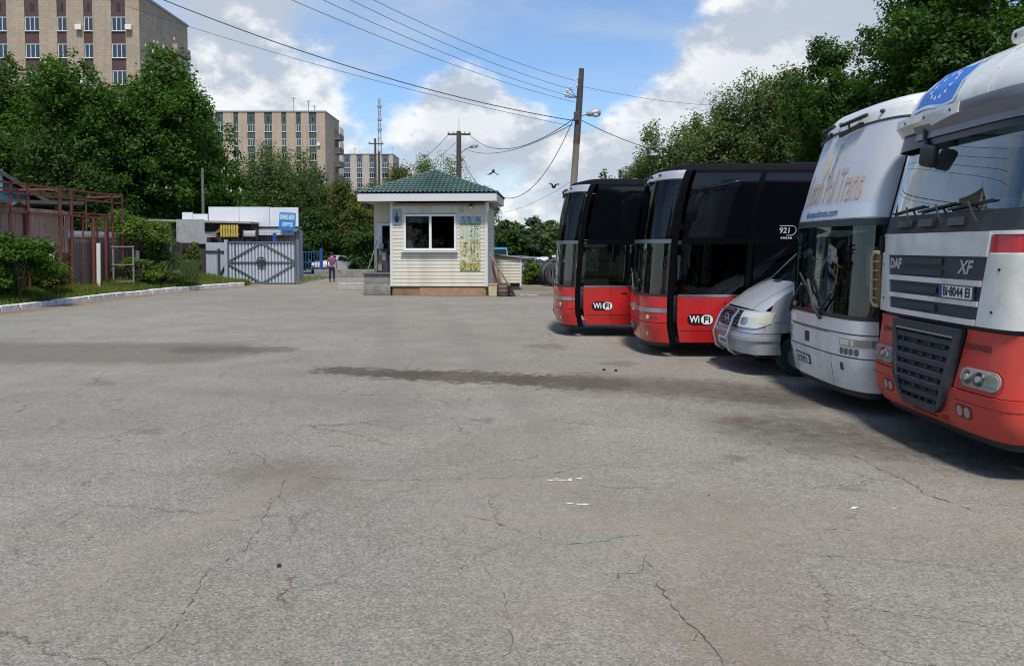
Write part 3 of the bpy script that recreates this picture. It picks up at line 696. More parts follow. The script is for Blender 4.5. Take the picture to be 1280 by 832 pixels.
# ---- low cream-sided bin shed behind
S2 = empty('bin_shed', (-.75, 37.3, 0), R(-2)); tag(S2, 'low cream siding bin shed behind the kiosk corner', 'shed')
b = MB(); b.prism([(-.1, .03, .34), (1.16, .03, .34), (1.16, .03, 1.52), (-.1, .03, 1.72)], (0, .9, 0)); b.build('wall', mat('kiosk_inner_wall'), S2)
for i in range(8):
    z = .34 + i * .148; b = MB(); b.prism([(-.1, 0.03, z), (-.1, .008, z + .005), (-.1, .022, z + .146), (-.1, .03, z + .146)], (1.26, 0, 0)); b.build('siding_board', SID, S2)
b = MB(); b.box(1.14, 1.22, -.01, .06, .2, 1.53); b.build('corner_trim', TRIM, S2)
b = MB(); b.prism([(-.2, -.1, 1.74), (1.30, -.1, 1.54), (1.30, -.1, 1.58), (-.2, -.1, 1.78)], (0, 1.15, 0)); b.build('roof', mat('shed_roof_tan', (.24, .20, .15), .8), S2)
b = MB(); b.box(0, 1.1, .1, .9, 0, .34); b.build('base', mat('shed_base_dark', (.05, .047, .045), .9), S2)
# ================================================================ VEHICLES
def wheel(parent, x, y, r=.5, wd=.28, side=-1, name='wheel', rimcol=STEEL):
    o = empty(name, (x, y, r)); o.parent = parent
    Mx = Matrix.Rotation(R(90), 4, 'X')
    b = MB(); b.lathe([(r * .58, -wd / 2), (r * .9, -wd / 2), (r * .985, -wd * .38), (r, -wd * .2), (r, wd * .2), (r * .985, wd * .38), (r * .9, wd / 2), (r * .58, wd / 2)], 32, Mx, cap=False); b.build('tyre', RUB, o, smooth=35)
    b = MB(); b.lathe([(r * .6, -wd * .4), (r * .55, -wd * .46), (r * .5, -wd * .2), (r * .3, -wd * .12), (r * .28, -wd * .3), (r * .12, -wd * .34)], 24, Mx); b.lathe([(r * .6, wd * .4), (r * .5, wd * .2), (r * .1, wd * .2)], 24, Mx); b.build('rim', rimcol, o, smooth=35)
    return o

def plate_marks(S, q, zz, off, par):      # worn, unreadable characters
    for i_, (a_, w_) in enumerate(((-.17, .03), (-.125, .018), (-.05, .034), (.0, .03), (.05, .02), (.095, .034), (.16, .03))):
        S.patch(q + a_ - w_ / 2, q + a_ + w_ / 2, zz - .035, zz + .033, off=off, th=.002, ns=1, nz=1).build('plate_character', mat('worn_ink', (.10, .10, .10), .6), par)

def make_bus(name, label, loc, rz, Hh, white):
    B = empty(name, loc, rz)
    tag(B, label, 'bus')
    if white: body = mat('bus_white_paint', (.66, .66, .63), .28, coat=.5, var=.04, vscale=2, dirt=(.34, .31, .26), dirt_amt=.55, dscale=2.2)
    else: body = mat('bus_red_paint', (.52, .012, .014), .25, coat=.7, var=.05, vscale=2, dirt=(.16, .03, .025), dirt_amt=.35, dscale=2.5)
    dark = mat('bus_black_paint', (.0025, .003, .004), .3, spec=.12)
    k = Hh / 3.75
    rakez, rakex = [.0, .3, .6, 1.1, 2.2, 2.9, 3.4, 3.56, 3.66, 3.75], [.16, .06, .0, .0, .07, .17, .28, .34, .44, .8]
    if white: rakex = [.16, .06, .0, .0, .08, .28, .46, .52, .62, .98]
    rake = lambda z: float(np.interp(z / k, rakez, rakex))
    inset = lambda z: float(np.interp(z / k, [.0, .27, .6, 2.2, 3.4, 3.58, 3.66, 3.72, 3.76], [.10, .05, 0, 0, .04, .06, .11, .22, .5]))
    S = Shell(2.5, .40 if white else .52, 3.0 if white else 2.7, 12.0, rake, inset); c = S.corner; z = lambda v: v * k
    Lx = 11.9; end = S.side(Lx); A = c - .06           # A: front panels end here, a dark gap follows
    zwb = 1.10 if white else 1.17                       # windscreen foot
    # --- front skin
    S_ = lambda nm, m, *a, par=B, sm=40, **kw: S.patch(*a, **kw).build(nm, m, par, smooth=sm)
    low = S_('bumper', body, -c, A, z(.28), z(.66), ns=40, nz=5)
    S_('front_panel', body, -c, A, z(.672), z(.86 if not white else .93), ns=40, nz=3)
    S_('bumper_lip', BLK, -c, A, z(.20), z(.279), ns=30, nz=1, off=-.04)
    if white:
        S_('upper_panel', body, -c, A, z(.944), z(zwb), ns=40, nz=3)
    else:
        S_('silver_strip', CHR, -c + .3, A, z(.862), z(.945), ns=40, nz=1, off=.008)
        S_('upper_panel', body, -c, A, z(.947), z(zwb), ns=40, nz=3)
    gl = S_('windscreen', glass_mat('coach_windscreen_tint', (.40, .48, .47), 1.0), -c - .02, A, z(zwb + .008), z(2.19), ns=40, nz=10, th=0, off=-.012)
    S_('seal', BLK, -c, A, z(zwb), z(zwb + .05), ns=40, nz=1, off=.002); S_('seal', BLK, A - .045, A, z(zwb + .05), z(2.18), ns=2, nz=8, off=.002)
    S_('divider', mat('divider_grey', (.10, .11, .12), .35) if not white else BLK, -c, A, z(2.19), z(2.27), ns=40, nz=1, off=.004)
    if white: S_('banner_film', mat('banner_film', (.47, .49, .52), .35, var=.06, vscale=1.5, dirt=(.40, .39, .38), dirt_amt=.5, dscale=1.2, stretch=(1, 1, .3)), -c - .02, A, z(2.272), z(3.41), ns=40, nz=8, th=.0, off=-.004)
    else: S_('upper_windscreen', WSD, -c - .02, A, z(2.272), z(3.41), ns=40, nz=10, th=0, off=-.008)
    cap = body if white else mat('bus_silver_cap', (.42, .43, .45), .3, .3, coat=.3, dirt=(.2, .2, .2), dirt_amt=.4)
    S_('roof_fascia', cap, -c, A, z(3.422), z(3.59), ns=40, nz=4)
    S_('seal', BLK, -c, A, z(3.40), z(3.425), ns=40, nz=1, off=.003)
    S_('pillar', dark, A + .004, c + .07, z(.24), z(3.585), ns=4, nz=30, off=.004)
    S_('pillar', dark, -c - .07, -c, z(.24), z(3.585), ns=4, nz=30, off=.004)
    # roof: rings rising and shrinking, then capped
    b = MB(); qs = np.concatenate([np.linspace(-end, -c, 8), np.linspace(-c, c, 41)[1:-1], np.linspace(c, end, 8)]); rings = []
    zr = [3.585, 3.62, 3.655, 3.685, 3.71, 3.73, 3.745]
    vs = [S.P(q, z(zz)) for zz in zr for q in qs]; n = len(qs)
    fs = [(i * n + j, i * n + j + 1, (i + 1) * n + j + 1, (i + 1) * n + j) for i in range(len(zr) - 1) for j in range(n - 1)]
    m_ = len(zr) - 1
    fs += [(m_ * n + j, m_ * n + j + 1, m_ * n + n - 2 - j, m_ * n + n - 1 - j) for j in range(n // 2)]
    b.add(vs, fs); rf = b.build('roof', cap if white else mat('bus_roof_dark', (.006, .0065, .008), .7, spec=.05, dirt=(.02, .02, .02), dirt_amt=.5, dscale=2), B, smooth=50)
    for x in (1.9, 4.2, 6.5):
        b = MB(); b.rbox(x, x + .16, .9, 1.1, z(3.72), z(3.80), .03); b.build('roof_marker', STEEL, rf)
    b = MB(); b.rbox(3.0, 5.2, .5, 2.0, z(3.70), z(3.78), .04); b.build('roof_unit', body if white else dark, rf)
    # --- near side (left of the bus) and far side: panels and windows
    sx = S.side
    for sg, nm in ((1, 'near'), (-1, 'far')):
        a = lambda x0, x1, sg=sg: (sx(x0), sx(x1)) if sg > 0 else (-sx(x1), -sx(x0))
        x1st = 1.92
        # driver door / front door lower panel
        S_('door_panel', body, *a(.66, x1st), z(.29), z(1.165), ns=6, nz=5)
        S_('sill_trim', CHR if not white else body, *a(.66, x1st), z(1.167), z(1.215), ns=6, nz=1, off=.004)
        S_('side_window', glass_mat('tinted_side_glass', (.15, .18, .19), .4), *a(.66, x1st - .02), z(1.22), z(2.17), ns=6, nz=4, th=0, off=-.006)
        S_('pillar', dark, *a(x1st, x1st + .10), z(.29), z(3.53), ns=1, nz=20, off=.003)
        S_('rail', dark, *a(.66, Lx), z(2.172), z(2.30), ns=20, nz=1, off=-.002)
        xs = [.66, 1.97, 3.3, 4.65, 6.0, 7.35, 8.7, 10.1, Lx - .1]
        for x0, x1 in zip(xs, xs[1:]):
            S_('side_window', BLKGL, *a(x0 + .012, x1 - .012), z(2.305), z(3.53), ns=3, nz=6, th=.02, off=.0)
        for x0, x1 in zip([2.03, 3.3, 4.65, 6.0, 7.35, 8.7, 10.1], [3.3, 4.65, 6.0, 7.35, 8.7, 10.1, Lx - .1]):
            S_('side_window', BLKGL, *a(x0 + .03, x1 - .03), z(1.22), z(2.165), ns=3, nz=4, th=.02)
        S_('window_rail', dark, *a(.66, Lx), z(3.535), z(3.588), ns=20, nz=1)
        # lower skirt with wheel arches
        for x0, x1, z0 in ((2.03, 2.25, .29), (2.25, 3.45, 1.02), (3.45, 7.9, .29), (7.9, 9.1, 1.02), (9.1, Lx - .05, .29)):
            S_('skirt_panel', body, *a(x0, x1 - .008), z(z0), z(1.205), ns=6, nz=3)
    # inside: floor, light baffle, upper floor, rear wall, dashboard, seats, wheel
    b = MB(); b.box(.75, Lx - .05, .06, 2.44, .45, .62); b.box(.62, Lx - .05, .06, 2.44, z(2.18), z(2.24)); b.box(Lx - .08, Lx, .02, 2.48, .35, z(3.55)); b.build('floor', INT, B)
    b = MB(); b.box(2.35, 2.42, .05, 2.45, .62, z(2.18)); b.box(2.0, 2.06, .06, 2.44, z(2.24), z(3.5)); b.build('light_baffle', INT, B)  # dark cross walls added to limit the light entering behind the glass
    b = MB(); b.rbox(.42, .80, .35, 2.15, .62, 1.06 * k, .06); b.rbox(.55, 1.0, .42, 1.15, .62, 1.16 * k, .05); b.build('dashboard', DKG, B, smooth=40)
    st = empty('driver_seat', (1.55, .72, .62)); st.parent = B
    b = MB(); b.rbox(-.25, .27, -.25, .25, .30, .46, .05); b.rbox(-.12, .12, -.12, .12, 0, .30, .03); b.build('seat', SEATF, st, smooth=40)
    b = MB(); b.rbox(.20, .36, -.24, .24, .42, 1.12, .06); b.rbox(.24, .36, -.13, .13, 1.12, 1.34, .05); b.build('backrest', SEATF, st, smooth=40)
    b = MB(); Mw = Matrix.Translation((1.08, .72, 1.24)) @ Matrix.Rotation(R(-55), 4, 'Y')
    b.tube([Mw @ Vector((.22 * math.cos(a), .22 * math.sin(a), 0)) for a in np.linspace(0, 2 * math.pi, 25)], .016, 6); b.tube([Mw @ Vector((0, -.2, 0)), Mw @ Vector((0, .2, 0))], .02, 6); b.tube([Mw @ Vector((0, 0, 0)), (.8, .72, 1.05)], .03, 6)
    b.build('steering_wheel', BLK, B, smooth=50)
    if not white:
        b = MB(); b.grid(lambda u, v: (.62 + .30 * u, .36 + .10 * math.sin(u * 15) * .4 - u * .12, 2.30 * k + v * 1.02 * k), 14, 2)
        for sgn in (1, -1):
            bb = MB(); fn = lambda u, v, sgn=sgn: S.P(sgn * (c - .02 - u * .34), z(2.33 + v * .98), -.07 - .03 * math.sin(u * 16)); bb.grid(fn, 20, 6)
            bb.build('curtain', mat('grey_curtain', (.26, .26, .28), .9, var=.15), B, smooth=60)
    # wipers
    def wiper(p, par=B):
        b = MB(); b.tube(p, .026 if white else .016, 6); b.build('wiper_arm', BLK, par)
        e = (Vector(p[-1]) - Vector(p[-2])).normalized()
    def onS(q, zz, off): return S.P(q, z(zz), off)
    wiper([onS(.35, zwb - .03, .03), onS(.15, zwb + .1, .05), onS(-.15, zwb + .42, .035)]); wiper([onS(-.85, zwb - .02, .03), onS(-.7, zwb + .1, .05), onS(-.35, zwb + .36, .035)])
    b = MB(); b.bar(onS(.25, zwb + .07, .03), onS(-.5, zwb + .50, .03), .02, .025); b.build('wiper_blade', BLK, B)
    b = MB(); b.bar(onS(.62, zwb + .30, .03), onS(.30, zwb + .05, .03), .02, .025); b.build('wiper_blade', BLK, B)
    up = 3.46
    for q0 in (.15, -.85):
        wiper([onS(q0 - .35, up + .03, .05), onS(q0, up + .02, .09), onS(q0 + .45, up + .05, .07)])
        b = MB(); b.bar(onS(q0 - .30, up - .10, .035), onS(q0 + .34, up - .04, .035), .035 if white else .022, .05 if white else .03); b.build('wiper_blade', BLK, B)
        b = MB(); b.tube([onS(q0, up + .02, .09), onS(q0 + .02, up - .07, .045)], .014, 6); b.build('wiper_arm', BLK, B)
    for q in (-.9, -.3, .3, .85):
        b = MB(); b.sphere((0, 0, 0), (.035, .035, .028)); o = b.build('fascia_lamp', DKG, B, smooth=60); o.location = onS(q, 3.52, .012)
    # lamps, plate, emblem
    for sg in (1, -1):
        q0 = sg * (c - .42)
        def hlamp(z0, z1, qa, qb):
            S.patch(min(qa, qb), max(qa, qb), z(z0), z(z1), off=.004, th=.02, ns=10, nz=2).build('lamp_housing', DKG if not white else REFL, B, smooth=40)
        if white:
            qa, qb = sg * (c - .62), sg * (c - .07)
            o = S.patch(min(qa, qb), max(qa, qb), z(.80), z(.885), off=.010, th=.03, ns=10, nz=2).build('headlamp', mat('smoky_lamp', (.30, .29, .27), .12, .3), B, smooth=40)
            S.patch(min(qa, qb) + .02, max(qa, qb) - .02, z(.81), z(.875), off=.016, th=0, ns=10, nz=2).build('lens', LENS, o, smooth=40)
            for i in range(4):
                S.poly(stadium(sg * (c - .58 + i * .085), z(.735), .065, .085), off=.008, th=.02).build('lamp', mat('small_lamp_dark', (.10, .10, .10), .2), B)
            S.poly(stadium(sg * (c - .58), z(.55), .06, .10, .015), off=.006, th=.02).build('fog_lamp', DKG, B)
        else:
            for i in range(3):
                S.poly(stadium(sg * (c - .50 + i * .11), z(.765), .085, .085), off=.006, th=.02).build('headlamp', mat('red_bus_lamp', (.32, .03, .03), .15) if i else mat('clear_lamp', (.6, .6, .58), .15), B)
            S.poly(stadium(sg * (c - .55), z(.44), .07, .07), off=.006, th=.02).build('fog_lamp', mat('clear_lamp'), B)
    pq = -.33 if white else -.25
    fr = S.poly(stadium(pq + .0, z(.50), .54, .135, .015), off=.012, th=.02).build('number_plate', BLK, B)
    S.poly(stadium(pq, z(.50), .50, .10, .01), off=.016, th=.004).build('plate_face', mat('plate_white', (.62, .62, .58), .4), fr)
    plate_marks(S, pq, z(.50), .019, fr)
    if white:
        S.poly(stadium(-.14, z(.80), .14, .14, .01), off=.008, th=.01).build('badge', BLK, B)
        S.patch(-.75, .55, z(.915), z(.925), off=.005, th=.004, ns=16, nz=1).build('trim_line', DKG, B)
        for zz in (.668, .935): S.patch(-c, A, z(zz), z(zz + .006), off=.003, th=.01, ns=30, nz=1).build('panel_gap', BLK, B)
        ob = mat('orange_letters', (.50, .36, .28), .6, var=.2, vscale=3); oy = mat('yellow_print', (.58, .50, .27), .5, var=.2, vscale=3); gy = mat('grey_print', (.35, .32, .33), .5, var=.2, vscale=3); bl = mat('blue_letters', (.02, .09, .22), .5)
        text_obj('lettering', 'Leon Pol Trans', .5, ob, lambda x, y: S.P(.08 + x, z(2.68) + y * 1.25, .003), B, width=1.66, bold=.004)
        S.patch(-c, A - .02, z(2.285), z(2.45), off=.001, th=0, ns=40, nz=2).build('banner_strip', mat('banner_blue_strip', (.46, .52, .58), .35), B, smooth=40)
        text_obj('lettering', 'leonpoltrans.com', .16, bl, lambda x, y: S.P(-.04 + x, z(2.36) + y * .9, .006), B, width=1.05, bold=.003)
        def leafshape(cx, cz, pts, m, nm):
            S.poly([(cx + a_, z(cz) + b_) for a_, b_ in pts], off=.003, th=.002, ngon=True).build(nm, m, B)
        leafshape(-.16, 3.02, [(-.02, -.2), (.05, -.12), (.09, 0), (.10, .16), (.09, .26), (.14, .14), (.15, 0), (.10, -.14), (.03, -.22)], gy, 'printed_wing')
        leafshape(-.23, 3.0, [(-.05, -.22), (.0, -.08), (0, .06), (-.06, .2), (-.12, .1), (-.14, -.05), (-.12, -.18)], oy, 'printed_wing')
        leafshape(-.04, 3.06, [(-.02, -.1), (.04, 0), (.06, .22), (.02, .16), (-.03, .04)], oy, 'printed_wing')
        # paper notices behind the glass
        b = MB()
        S.patch(-.98, -.66, z(1.98), z(2.13), off=-.02, th=0, ns=4, nz=1).build('notice', mat('notice_paper', (.6, .6, .58), .7), B)
        for r_ in range(3):
            for q in range(3):
                S.patch(-.97 + q * .105, -.88 + q * .105, z(1.78 + r_ * .065), z(1.835 + r_ * .065), off=-.02, th=0, ns=1, nz=1).build('notice', mat('notice_paper'), B)
    else:
        # WiFi mark: black rounded tab with Wi, white one with Fi
        q0, zz = sx(1.10), z(.735)
        wf_ = S.poly(stadium(q0, zz, .50, .21, .10), off=.004, th=.004).build('wifi_mark', mat('mark_black', (.006, .006, .006), .4), B)
        wl = mat('mark_white', (.78, .78, .78), .4)
        S.poly(stadium(q0 + .125, zz, .225, .18, .085), off=.008, th=.004).build('mark_tab', wl, wf_)
        text_obj('lettering', 'Wi', .19, wl, lambda x, y: S.P(q0 - .115 + x, zz + y, .0105), wf_, width=.19, bold=.004)
        text_obj('lettering', 'Fi', .17, mat('mark_black'), lambda x, y: S.P(q0 + .125 + x, zz + y, .0145), wf_, width=.12, bold=.004)
        q1, z1 = sx(2.62), z(2.43); lg = mat('logo_grey', (.42, .42, .43), .5)
        text_obj('lettering', '921', .15, lg, lambda x, y: S.P(q1 - .05 + x, z1 + y, .006), B, width=.19, bold=.003)
        bb = MB(); pp = [S.P(q, zz_, .006) for q, zz_ in [(q1 - .15, z1 + .09)] + [(q1 + .08 + .09 * math.sin(a), z1 + .09 * math.cos(a)) for a in np.linspace(0, 3.14, 9)] + [(q1 + .0, z1 - .09)]]
        bb.tube(pp, .007, 5); bb.build('logo_outline', lg, B)
        [S.patch(q1 - .10 + i_ * .045, q1 - .07 + i_ * .045, z1 - .155, z1 - .12, off=.006, th=.002, ns=1, nz=1).build('logo_mark', lg, B) for i_ in range(5)]
        # diagonal stair window bar on the lower deck
        b = MB(); b.bar(S.P(sx(2.05), z(1.72), .012), S.P(sx(3.1), z(2.17), .012), .03, .05, up=(0, 1, 0)); b.build('stair_bar', dark, B)
    for sg in (.62, -.62):                        # shut lines
        S.patch(sg - .004, sg + .004, z(.29), z(.66), off=.002, th=.004, ns=1, nz=4).build('panel_gap', BLK, B)
    for x_ in (1.30, 1.86):
        S.patch(sx(x_) - .004, sx(x_) + .004, z(.30), z(1.16), off=.002, th=.004, ns=1, nz=4).build('panel_gap', BLK, B)
    S.patch(sx(.70), sx(1.90), z(.52), z(.528), off=.002, th=.004, ns=6, nz=1).build('panel_gap', BLK, B)
    S.poly(stadium(sx(1.62), z(1.04), .14, .035), off=.014, th=.02).build('door_handle', BLK, B)
    for y_ in (.45, 1.0, 1.55, 2.05):             # upper deck front seats behind the glass
        b = MB(); b.rbox(1.25, 1.4, y_ - .2, y_ + .2, z(2.3), z(3.05), .05); b.rbox(.95, 1.3, y_ - .2, y_ + .2, z(2.45), z(2.6), .04); b.build('passenger_seat', SEATF, B, smooth=40)
    b = MB(); b.rbox(1.02, 1.05, 1.5, 1.85, z(1.42), z(1.95), .01); b.build('door_sheet', mat('pale_screen', (.45, .52, .52), .5), B)
    for x in (2.85, 8.5):
        wheel(B, x, .17, .5); wheel(B, x, 2.33, .5)
    b = MB(); b.box(.8, Lx - .2, .42, 2.08, .30, .46); b.build('chassis', BLK, B)
    return B

make_bus('coach', 'black and red double-deck coach standing next to the silver van', (2.50, 14.5, 0), R(-1.0), 3.75, False)
make_bus('coach', 'black and red double-deck coach parked at the far end of the row', (1.02, 17.85, 0), R(-1.0), 3.75, False)
make_bus('coach', 'white double-deck coach with Leon Pol Trans banner over its upper windscreen', (4.17, 9.3, 0), R(0), 4.10, True)

# ---------------------------------------------------------------- silver van
V = empty('van', (3.74, 12.3, 0), R(1.0)); tag(V, 'silver van with chrome bull bar parked between the white and red coaches', 'van')
SIL = mat('van_silver_paint', (.42, .44, .47), .30, .35, coat=.6, var=.04, vscale=3, dirt=(.26, .25, .24), dirt_amt=.35, dscale=2.5)
SILP = mat('van_silver_bumper', (.38, .39, .41), .42, .35, dirt=(.22, .21, .2), dirt_amt=.4, dscale=3)
vr = lambda zz: float(np.interp(zz, [.2, .4, .62, .8, 1.0, 1.06], [.10, .02, .0, .05, .12, .17]))
VS = Shell(1.93, .34, 2.6, 5.0, vr, lambda zz: float(np.interp(zz, [.2, .7, 1.1, 1.5], [.03, 0, .02, .06]))); vc = VS.corner
p_ = lambda nm, m, *a, par=V, **kw: VS.patch(*a, **kw).build(nm, m, par, smooth=45)
varch = VS.side(.62); vend = VS.side(1.45)
bum = p_('bumper', SILP, -varch, varch, .36, .70, ns=40, nz=4)
p_('bumper_strip', SILP, -varch, varch, .585, .645, par=bum, ns=40, nz=1, off=.022)
p_('bumper_gap', BLK, -varch, varch, .70, .712, ns=40, nz=1, off=-.01)
p_('nose_panel', SIL, -vc + .02, vc - .02, .712, 1.07, ns=40, nz=4, off=-.012)
gr = VS.patch(-.50, .50, .77, 1.055, off=.006, th=.02, ns=12, nz=2).build('grille', BLK, V, smooth=40)
for zz in (.81, .87, .93, .985): VS.patch(-.48, .48, zz, zz + .02, off=.02, th=.015, ns=10, nz=1).build('grille_slat', DKG, gr)
bb = MB(); cpt = VS.P(0, .89, .035)
for a in (90, 210, 330): bb.bar(cpt, cpt + Vector((0, -.085 * math.cos(R(a)), .085 * math.sin(R(a)))), .02, .012, up=(1, 0, 0))
bb.tube([cpt + Vector((0, .09 * math.cos(a), .09 * math.sin(a))) for a in np.linspace(0, 2 * math.pi, 21)], .008, 5); bb.build('emblem', CHR, gr)
for sg in (1, -1):
    pts = [(sg * .505, .80), (sg * .505, 1.05), (sg * (vc - .12), 1.055), (sg * (vc + .10), 1.03), (sg * (vc + .0), .80), (sg * (vc - .12), .775)]
    h = VS.patch(*sorted((sg * .505, sg * (vc + .06))), lambda q: .795 if abs(q) < vc - .15 else .795 + .08 * (abs(q) - vc + .15) / .21, 1.05, off=.008, th=.03, ns=14, nz=3).build('headlight', mat('van_headlight', (.50, .50, .45), .15, coat=.6), V)
    VS.patch(*sorted((sg * (vc - .14), sg * (vc + .05))), .87, 1.04, off=.012, th=.004, ns=6, nz=2).build('turn_lamp', mat('pale_amber', (.50, .47, .40), .25), h)
    VS.poly(stadium(sg * .66, .90, .20, .12), off=.014, th=.003).build('reflector', CHR, h)
    # fender with wheel arch
    arc = [(VS.side(.95 + .43 * math.cos(a)), .36 + .43 * math.sin(a)) for a in np.linspace(math.pi * .87, math.pi * .02, 14)]
    top = [(VS.side(x), zz) for x, zz in ((1.40, 1.66), (1.05, 1.60), (.81, 1.49), (.53, 1.33), (.38, 1.22))]
    pts = [(vc - .02, .712), (VS.side(.53), .712)] + [q for q in arc if q[1] > .715 or q[0] > VS.side(1)] + [(VS.side(1.40), .36)] + top + [(vc - .02, 1.10)]
    VS.poly([(sg * q, zz) for q, zz in pts], off=0, th=.03, ngon=True).build('fender', SIL, V)
    p_('door', SIL, *sorted((sg * VS.side(1.41), sg * VS.side(2.35))), .36, 1.42, ns=4, nz=4)
    p_('cab_side', SIL, *sorted((sg * VS.side(2.36), sg * VS.side(5.0))), .36, 2.3, ns=6, nz=6)
    p_('side_moulding', SILP, *sorted((sg * VS.side(1.30), sg * VS.side(2.3))), .66, .74, ns=4, nz=1, off=.015)
    p_('crease', SIL, *sorted((sg * VS.side(.45), sg * VS.side(1.35))), .90, .93, ns=6, nz=1, off=.012)
hood = MB()
def hood_fn(u, v):
    x = .19 + v * .80; y = .965 + (u - .5) * 1.93 * (.93 - .015 * v); e = abs(u - .5) * 2
    xx = x + .20 * (e ** 3.0) * (1 - v)
    zz = 1.06 + .40 * v ** .85 + .10 * (1 - e ** 2.4) * (.35 + .65 * math.sin(min(1, v * 1.2 + .12) * 1.57)) 
    return (xx, y, zz)
hood.grid(hood_fn, 30, 20); ho = hood.build('hood', SIL, V, smooth=60)
b = MB(); b.grid(lambda u, v: Vector(hood_fn(.40 + u * .20, .86 + v * .10)) + Vector((0, 0, .006)), 6, 3); b.build('hood_vent', BLK, ho)
for sg in (0, 1):
    b = MB(); b.tube([Vector(hood_fn(.13 if sg else .87, v)) + Vector((0, 0, .001)) for v in np.linspace(0, 1, 12)], .006, 5); b.build('hood_gap', BLK, ho)
b = MB()
def wsf(u, v): return (.95 + v * .82 + .10 * (abs(u - .5) * 2) ** 2.2, .965 + (u - .5) * (1.74 - .22 * v), 1.545 + v * .76 - .08 * (abs(u - .5) * 2) ** 2 * (1 - v))
b.grid(wsf, 16, 8); b.build('windscreen', glass_mat('van_windscreen', (.45, .58, .54), 2.6), V, smooth=60)
for u in (0, 1):
    b = MB(); b.tube([Vector(wsf(u, v)) for v in np.linspace(-.05, 1.0, 8)], .02, 8); b.build('pillar', BLK, V, smooth=50)
b = MB(); b.grid(lambda u, v: (1.76 + v * 3.2, .965 + (u - .5) * (1.56 + .1 * v), 2.29 + .25 * math.sin(min(1, v * 4) * 1.57) * (1 - .35 * (abs(u - .5) * 2) ** 3)), 14, 12); b.build('roof', SIL, V, smooth=60)
b = MB(); b.rbox(1.08, 1.5, .2, 1.73, 1.05, 1.50, .05); b.build('dashboard', DKG, V)
for y in (.45, 1.45):
    st = empty('seat', (2.1, y, .5)); st.parent = V
    b = MB(); b.rbox(-.2, .3, -.24, .24, .3, .45, .04); b.rbox(.2, .34, -.23, .23, .42, 1.1, .05); b.rbox(.22, .33, -.12, .12, 1.1, 1.32, .05); b.build('cushion', SEATF, st, smooth=40)
b = MB(); b.box(.3, 4.9, .12, 1.81, .30, .40); b.box(2.85, 2.9, .1, 1.83, .4, 2.2); b.box(4.95, 5.0, .05, 1.88, .4, 2.3); b.build('underbody', BLK, V)
for x in (.95, 4.0): wheel(V, x, .14, .335, .22); wheel(V, x, 1.79, .335, .22)
bar = MB(); r_ = .030
for y in (.965 - .40, .965 + .40):
    q = (.965 - y) * .95; bar.tube([VS.P(q, .33, -.25), VS.P(q, .31, .0), VS.P(q, .38, .07), VS.P(q, .62, .09), VS.P(q, .92, .07), VS.P(q, 1.05, .04)], r_, 10)
bar.tube([VS.P(q, 1.05 - .03 * abs(q / .4) ** 4, .04) for q in np.linspace(-.40, .40, 9)], r_, 10)
bar.tube([VS.P(q, .66, .085) for q in np.linspace(-.40, .40, 9)], r_ * .8, 10); bar.build('bull_bar', CHR, V, smooth=50)
fr = VS.poly(stadium(-.02, .50, .54, .125, .01), off=.035, th=.03).build('number_plate', WPAINT, V)
plate_marks(VS, -.02, .50, .038, fr)
b = MB(); b.rbox(1.42, 1.60, -.24, -.03, 1.32, 1.62, .05); b.tube([(1.5, -.05, 1.4), (1.52, .06, 1.42)], .03, 6); b.build('mirror', BLK, V, smooth=40)
# ---------------------------------------------------------------- white and red lorry
T = empty('truck', (4.30, 6.65, 0)); tag(T, 'white and red truck cab with dark grille and blue flag on its roof', 'truck')
TW = mat('truck_white_paint', (.68, .68, .64), .30, coat=.5, var=.03, vscale=2, dirt=(.36, .33, .27), dirt_amt=.7, dscale=1.8)
TR_ = mat('truck_faded_red', (.52, .042, .027), .46, coat=.15, var=.10, vscale=3, dirt=(.30, .10, .075), dirt_amt=.75, dscale=2.2)
GRL = mat('truck_grille_grey', (.030, .034, .043), .5, dirt=(.10, .10, .105), dirt_amt=.35, dscale=6)
trk = lambda zz: float(np.interp(zz, [.3, .45, .75, 1.3, 1.36, 2.27, 2.5, 3.40, 3.46, 3.65, 3.85, 4.06, 4.22, 4.34, 4.42], [.12, .03, .0, .06, .05, .08, .13, .33, .26, .29, .38, .60, .95, 1.4, 1.8]))
tin = lambda zz: float(np.interp(zz, [.3, .5, 2.3, 3.4, 3.8, 4.04, 4.22, 4.34, 4.42], [.08, .0, .0, .07, .10, .17, .30, .45, .62]))
TS = Shell(2.5, .30, 4.6, 2.25, trk, tin); tc = TS.corner; ts_ = TS.side
q_ = lambda nm, m, *a, par=T, sm=40, **kw: TS.patch(*a, **kw).build(nm, m, par, smooth=sm)
